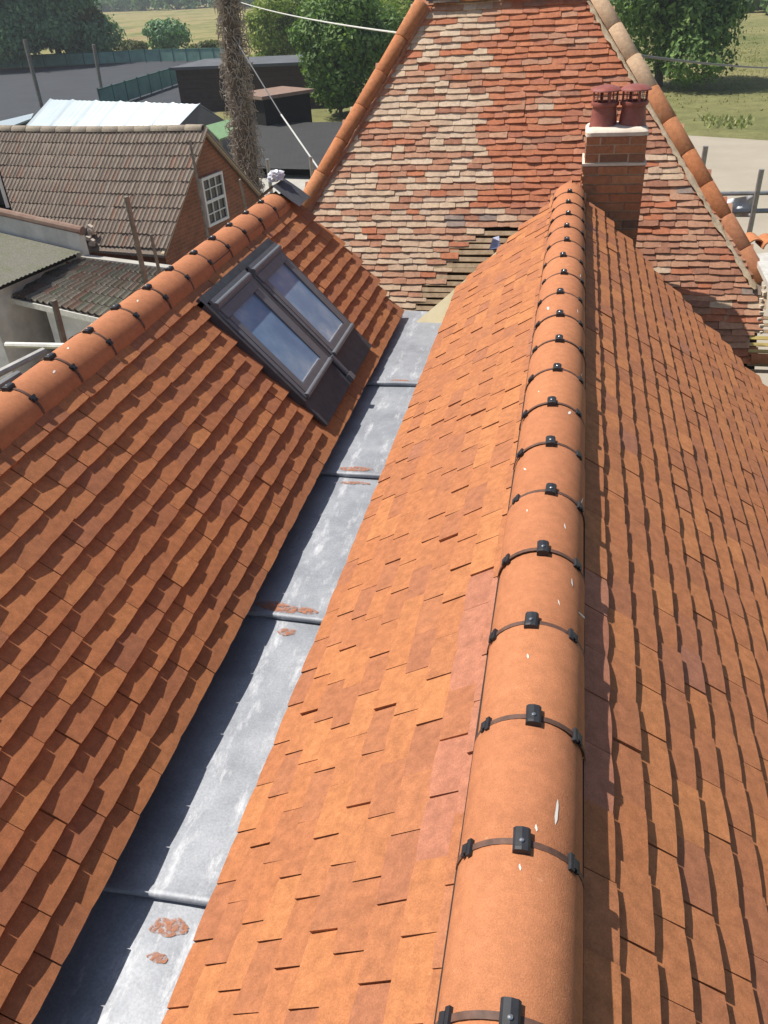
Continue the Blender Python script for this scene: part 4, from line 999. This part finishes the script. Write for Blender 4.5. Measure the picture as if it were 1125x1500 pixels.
# ivy covered utility pole
pb_ = py(372, 300, 19.6); pt_ = py(328, -60, 19.0)
up = thing('utility_pole', 'tall old utility pole wrapped in pale dead ivy stems behind the barn gable', 'pole', (pb_.x, pb_.y, 0))
base = Vector((pb_.x + (pb_.x - pt_.x) * pb_.z / (pt_.z - pb_.z), pb_.y, 0)); axd = (pt_ - base)
mb = MB(); mb.tube(base, pt_, .30, 12, .17); mb.put('shaft', M['ivy_pole'], up, True)
mb = MB(); r = random.Random(77)
for k in range(1900):
    h = r.uniform(.2, 1) if r.random() < .5 else r.uniform(.3, .95); c_ = base + axd * h; rad = (.30 - .13 * h); a = r.uniform(0, 2 * math.pi)
    p = c_ + Vector((math.cos(a), math.sin(a), 0)) * rad * .97; out_ = r.uniform(.02, .17) * (1.35 if r.random() < .25 else 1); da = r.choice((-1, 1)) * r.uniform(.1, .5); pts_ = [p]
    for q_ in range(1, 4):
        f_ = q_ / 3; bul = math.sin(f_ * math.pi * r.uniform(.5, .95)); aa = a + da * f_
        pts_.append(c_ + Vector((math.cos(aa), math.sin(aa), 0)) * (rad + out_ * bul) + Vector((0, 0, -f_ * r.uniform(.02, .26) + .06 * bul)))
    for a_, b_, ra, rb_2 in zip(pts_[:-1], pts_[1:], (.010, .009, .007), (.009, .007, .004)): mb.tube(a_, b_, ra, 3, rb_2, caps=False)
mb.put('dead_ivy', M['twig'], up, kind='stuff')
def cable(label, pts, r, mat_, sag=0.0, n=14):
    mb = MB(); P_ = []
    for a, b_ in zip(pts[:-1], pts[1:]):
        a, b_ = Vector(a), Vector(b_)
        for i in range(n): t0 = i / n; P_.append(a.lerp(b_, t0) + Vector((0, 0, -sag * 4 * t0 * (1 - t0))))
    P_.append(Vector(pts[-1])); mb.path(P_, r, 6); return tag(mb.put('cable', mat_, None, True), label, 'cable')
cable('thick pale cable from the ivy covered pole to the old roof hip', [py(348, 2, 19.2), py(590, 49, 9.3)], .009, M['cable_white'], .05)
cable('thin grey cable crossing in front of the round tree to the right', [py(925, 80, 9.0), py(1180, 99, 22.0)], .013, M['cable_grey'], .05)
gy0, gy1 = py(334, 40, 19.1), py(470, 252, 16.5); gm = gy0.lerp(gy1, .62)
gm = py(412, 168, 17.6)
cable('thin grey stay wire running down from the ivy covered pole', [gy0, gm], .014, M['cable_grey'])
pole('stay_guard', 'straight white pole sloping down to the left hip of the old roof', 'pole', gm, gy1, .018, M['cable_white'])

# ------------------------------------------------------------------ right hand scaffold, tarpaulin, stacked ridge tiles
def rpole(u0, v0, u1, v1, y, label, r=.030): a, b_ = py(u0, v0, y), py(u1, v1, y); return pole('scaffold_pole', label, 'scaffold pole', a, b_, r, M['galv'], 'scaffold poles on the right')
a = py(1034, 214, 10.5); pole('scaffold_pole', 'short upright scaffold pole rising behind the right hip tiles', 'scaffold pole', (a.x, a.y, 1.2), a, .030, M['galv'], 'scaffold poles on the right')
a = py(1116, 248, 9.0); a2 = py(1094, 352, 9.0); pole('scaffold_pole', 'tall upright scaffold pole at the right edge crossing the silver tarpaulin', 'scaffold pole', (a.x, a.y, .6), a, .026, M['galv'], 'scaffold poles on the right')
rpole(1050, 284, 1200, 281, 9.05, 'upper horizontal scaffold rail above the silver tarpaulin at the right edge', .022)
rpole(1062, 310, 1200, 307, 9.05, 'lower horizontal scaffold rail across the silver tarpaulin at the right edge', .024)
v = []; f = []; r = random.Random(12); NU, NV = 14, 8
for i in range(NU + 1):
    for j in range(NV + 1):
        u = 1056 + i / NU * 52 + (j - 4) * -1.0; vv = 284 + j / NV * 34 + 9 * (1 - i / NU) * (1 - j / NV) 
        v.append(py(u, vv, 9.14 + .022 * math.sin(i * .9 + j * .8) + .02 * math.sin(i * .5 - j * 1.1)))
f = [(i * (NV + 1) + j, (i + 1) * (NV + 1) + j, (i + 1) * (NV + 1) + j + 1, i * (NV + 1) + j + 1) for i in range(NU) for j in range(NV)]
tag(put('tarpaulin', mesh(v, f, M['tarp'], True, None, 60)), 'crumpled silver tarpaulin tied to the scaffold rails at the right edge', 'tarpaulin')
bz = Z0 - 2.15
bpz = lambda u, v_: pz(u, v_, bz)
sb = thing('scaffold_board', 'pale scaffold board beside the foot of the right hip tiles', 'board', bpz(1130, 385))
mb = MB(); mb.prism([bpz(1104, 372), bpz(1130, 425), bpz(1230, 425), bpz(1200, 362)], (0, 0, -.04)); mb.put('board', M['galv_white'], sb)
mb = MB()
for u, v_ in ((1222, 422), (1198, 366)): q = bpz(u, v_); mb.tube((q.x, q.y, 0), (q.x, q.y, bz - .04), .025, 8)
mb.put('leg', M['galv'], sb, True)
for i, (u, v_, lb) in enumerate(((1105, 362, 'spare clay ridge tile lying at the head of the pale scaffold board, left one'), (1128, 364, 'spare clay ridge tile lying beside another at the right edge of the photo'))):
    o = put('spare_ridge_tile', ridge_mesh(.075, .22, .014, 500 + i, M['hip'], 12), None, Matrix.Translation(bpz(u, v_) + Vector((0, -.05, .01))) @ Matrix.Rotation(.12, 4, 'Z')); tag(o, lb, 'ridge tile', 'spare ridge tiles')

# ------------------------------------------------------------------ trees and bushes
def foliage(lobes, n, size, seed, up=.25):
    r = np.random.default_rng(seed); V = []; 
    vol = np.array([l[3] * l[4] * l[5] for l in lobes]) ** .75; cnt = r.multinomial(n, vol / vol.sum())
    for (cx, cy, cz, rx, ry, rz), k in zip(lobes, cnt):
        d = r.normal(size=(k, 3)); d /= np.linalg.norm(d, axis=1)[:, None]
        rad = r.uniform(.35, 1.0, k) ** .45 * (1 + .13 * np.sin(5 * d[:, 0] + seed) * np.sin(4 * d[:, 1] + 2 * d[:, 2])) * r.uniform(.9, 1.1, k)
        c = np.array((cx, cy, cz)) + d * rad[:, None] * np.array((rx, ry, rz))
        nn = d + r.normal(size=(k, 3)) * .55 + np.array((0, 0, up)); nn /= np.linalg.norm(nn, axis=1)[:, None]
        a = np.cross(nn, r.normal(size=(k, 3))); a /= np.linalg.norm(a, axis=1)[:, None]; b_ = np.cross(nn, a)
        s = size * r.uniform(.55, 1.35, k)[:, None]
        V.append(np.stack([c - a * s, c - b_ * s * .55 + nn * s * .12, c + a * s, c + b_ * s * .55 + nn * s * .12], 1).reshape(-1, 3))
    V = np.vstack(V); V[:, 2] = np.maximum(V[:, 2], .02)
    me = bpy.data.meshes.new('m'); N = len(V) // 4
    me.from_pydata(V.tolist(), [], [(4 * i, 4 * i + 1, 4 * i + 2, 4 * i + 3) for i in range(N)]); return me
def tree(name, label, p, h, w, n, size, mat_, seed, trunk=.3, base=.12, cat='tree', group=None, depth=None, nl=11):
    r = random.Random(seed); p = Vector((p[0], p[1], 0)); root = thing(name, label, cat, p, group); depth = depth or w
    lobes = [(p.x, p.y, h * (base + (1 - base) * .5), w * .36, depth * .36, h * (1 - base) * .42)]
    for k in range(nl):
        a = r.uniform(0, 2 * math.pi); q = r.uniform(.45, .95); zz = h * (base + (1 - base) * r.uniform(.15, .9)); taper = 1 - .55 * max(0, (zz / h - .55) / .45)
        s = r.uniform(.16, .27)
        lobes.append((p.x + math.cos(a) * w * .36 * q * taper, p.y + math.sin(a) * depth * .36 * q * taper, zz, w * s, depth * s, h * s * .62))
    me = foliage(lobes, n, size, seed); me.materials.append(mat_); put('crown', me, root)
    mb = MB(); top = p + Vector((r.uniform(-.2, .2), 0, h * .6)); mb.tube(p, top, trunk, 8, trunk * .35)
    for k in range(5):
        a = r.uniform(0, 6.28); s_ = p.lerp(top, r.uniform(.4, .9)); mb.tube(s_, s_ + Vector((math.cos(a) * w * .25, math.sin(a) * depth * .25, h * .2)), trunk * .35, 6, trunk * .1)
    mb.put('trunk', M['bark'], root, True)
# right hand round tree
tp = pz(968, 134); tree('round_tree', 'dense round dark green tree on the dry grass right of the chimney', (tp.x, tp.y + 2.5), 10.0, 9.2, 26000, .165, LEAF_A, 31, .28, .0, nl=18)
# left big tree group over the court
for i, (u, v_, h, w, lb, mt_) in enumerate(((-40, 108, 15, 17, 'huge blue green tree at the left edge above the dark court', LEAF_C), (62, 101, 12, 13, 'broad dark tree overhanging the far left corner of the court', LEAF_C), (100, 97, 6.5, 8, 'smaller grey green tree at the corner of the dry field', LEAF_D))):
    q = pz(u, v_); tree('broad_tree', lb, (q.x, q.y + 4), h, w, 20000, .27, mt_, 40 + i, .4, .03, group='trees left of the dry field', nl=14)
# bushes in the field
for i, (u, v_, h, w, lb) in enumerate(((196, 82, 1.7, 5, 'small round bush in the dry field nearest the big left tree'), (253, 83, 4.2, 7.0, 'largest bush standing in the middle of the dry field'), (300, 86, 1.6, 6, 'low bush at the fence left of the ivy covered pole'), (150, 85, 1.6, 4, 'lowest tuft of bush behind the thin pole'))):
    q = pz(u, v_); tree('field_bush', lb, q, h, w, 2200, .26, LEAF_D if i != 1 else LEAF_C, 60 + i, .1, .0, 'bush', 'bushes in the dry field', nl=8)
# bright hedge trees behind the sheds
for i, (u, v_, h, w, n, mt_, lb) in enumerate(((395, 108, 5.6, 6.0, 9000, LEAF_B, 'bright yellow green bush left of three behind the dark shed'), (440, 103, 6.2, 7.0, 9000, LEAF_B, 'bright green bush behind the dark shed roof, middle one'), (490, 178, 6.0, 6.0, 16000, LEAF_A, 'glossy dark green laurel bush beside the left hip of the old roof'), (548, 150, 6.2, 5.6, 8000, LEAF_A, 'dark shrub touching the left hip tiles'), (570, 105, 6.0, 7.0, 8000, LEAF_B, 'light green bush just left of the old roof top'))):
    q = pz(u, v_); tree('garden_bush', lb, (q.x, q.y + 1.5), h, w, n, .14, mt_, 80 + i, .12, .0, 'bush', 'bushes behind the sheds', nl=12)
for i, (u, v_, h, w, lb, mt_) in enumerate(((470, 70, 13, 12, 'tall dark tree left of two behind the bright bushes', LEAF_C), (545, 66, 14, 13, 'tall dark tree close to the old roof top', LEAF_A), (610, 62, 13, 12, 'tall dark tree behind the old roof ridge', LEAF_A), (420, 52, 5, 9, 'pale olive tree beside the field end', LEAF_D))):
    q = pz(u, v_); tree('dark_tree', lb, q, h, w, 14000, .23, mt_, 100 + i, .3, .04, group='trees behind the old roof', nl=13)
# far woodland edges: one mass each
def wood(name, label, pts, h, n, size, mat_, seed, spacing):
    r = random.Random(seed); lobes = []
    for a, b_ in zip(pts[:-1], pts[1:]):
        a, b_ = Vector(a), Vector(b_); k = max(2, int((b_ - a).length / spacing))
        for i in range(k):
            p = a.lerp(b_, (i + r.random()) / k); hh = h * r.uniform(.6, 1.1); w = hh * r.uniform(.4, .6)
            lobes.append((p.x, p.y + r.uniform(0, 8), hh * .5, w, w, hh * .5)); lobes.append((p.x + r.uniform(-w, w) * .6, p.y - r.uniform(0, w * .6), hh * .3, w * .6, w * .6, hh * .32))
    me = foliage(lobes, n, size, seed); me.materials.append(mat_); o = put(name, me, None, None, 'stuff'); tag(o, label, 'woodland', None, 'stuff')
wood('woodland', 'dark far woodland along the top edge of the dry field', [pz(60, 20), pz(200, 16), pz(340, 10), pz(480, 12), pz(620, 8)], 17, 26000, 1.0, LEAF_C, 5, 9)
wood('far_hedge', 'dark far hedge along the top of the right meadow', [pz(1000, 18), pz(1080, 16), pz(1160, 20), pz(1260, 24)], 7, 9000, .5, LEAF_A, 6, 5)
# rough grass and weeds, nobody could count them
def tufts(name, label, pts, n, h, mat_, seed):
    r = np.random.default_rng(seed); P = np.array(pts); V = []
    w = r.dirichlet(np.ones(len(P)) * .8, n); c = w @ P; c[:, 2] = 0
    a = r.uniform(0, 6.28, n); s = h * r.uniform(.5, 1.3, n); lean = r.normal(size=(n, 2)) * .35
    dx, dy = np.cos(a) * s * .45, np.sin(a) * s * .45
    v0 = c + np.stack([dx, dy, 0 * s], 1); v1 = c - np.stack([dx, dy, 0 * s], 1); v2 = c + np.stack([lean[:, 0] * s, lean[:, 1] * s, s], 1)
    V = np.stack([v0, v1, v2], 1).reshape(-1, 3); me = bpy.data.meshes.new('m'); me.from_pydata(V.tolist(), [], [(3 * i, 3 * i + 1, 3 * i + 2) for i in range(n)]); me.materials.append(mat_)
    tag(put(name, me, None, None, 'stuff'), label, 'grass', None, 'stuff')
GR = island('dry_grass', [(0, (.20, .21, .07)), (.4, (.30, .27, .11)), (.7, (.42, .35, .17)), (1, (.26, .26, .09))], .9, .45)
WD = island('weeds', [(0, (.24, .29, .10)), (.5, (.34, .36, .15)), (1, (.50, .46, .26))], .9, .2)
tufts('meadow_grass', 'rough dry meadow grass right of the old roof', [g(880, 202), g(1160, 204), g(1200, 90), g(1130, 26), g(1050, 26), g(870, 150)], 2500, .10, GR, 3)
tufts('verge_weeds', 'pale green weeds along the edge of the gravel road', [g(1035, 190), g(1100, 190), g(1110, 172), g(1020, 170)], 260, .16, WD, 4)

# ------------------------------------------------------------------ summer haze: one closed box of even, thin air round everything
mt = bpy.data.materials.new('summer_air'); mt.use_nodes = True; t = mt.node_tree; t.nodes.clear()
out = t.nodes.new('ShaderNodeOutputMaterial'); vol = t.nodes.new('ShaderNodeVolumePrincipled')
vol.inputs['Color'].default_value = (.86, .91, 1.0, 1); vol.inputs['Density'].default_value = .0006; vol.inputs['Anisotropy'].default_value = .2
t.links.new(vol.outputs[0], out.inputs['Volume'])
mb = MB(); mb.box((0, 950, 9.5), (3010, 2510, 21.0)); mb.put('haze', mt, None, kind='stuff')
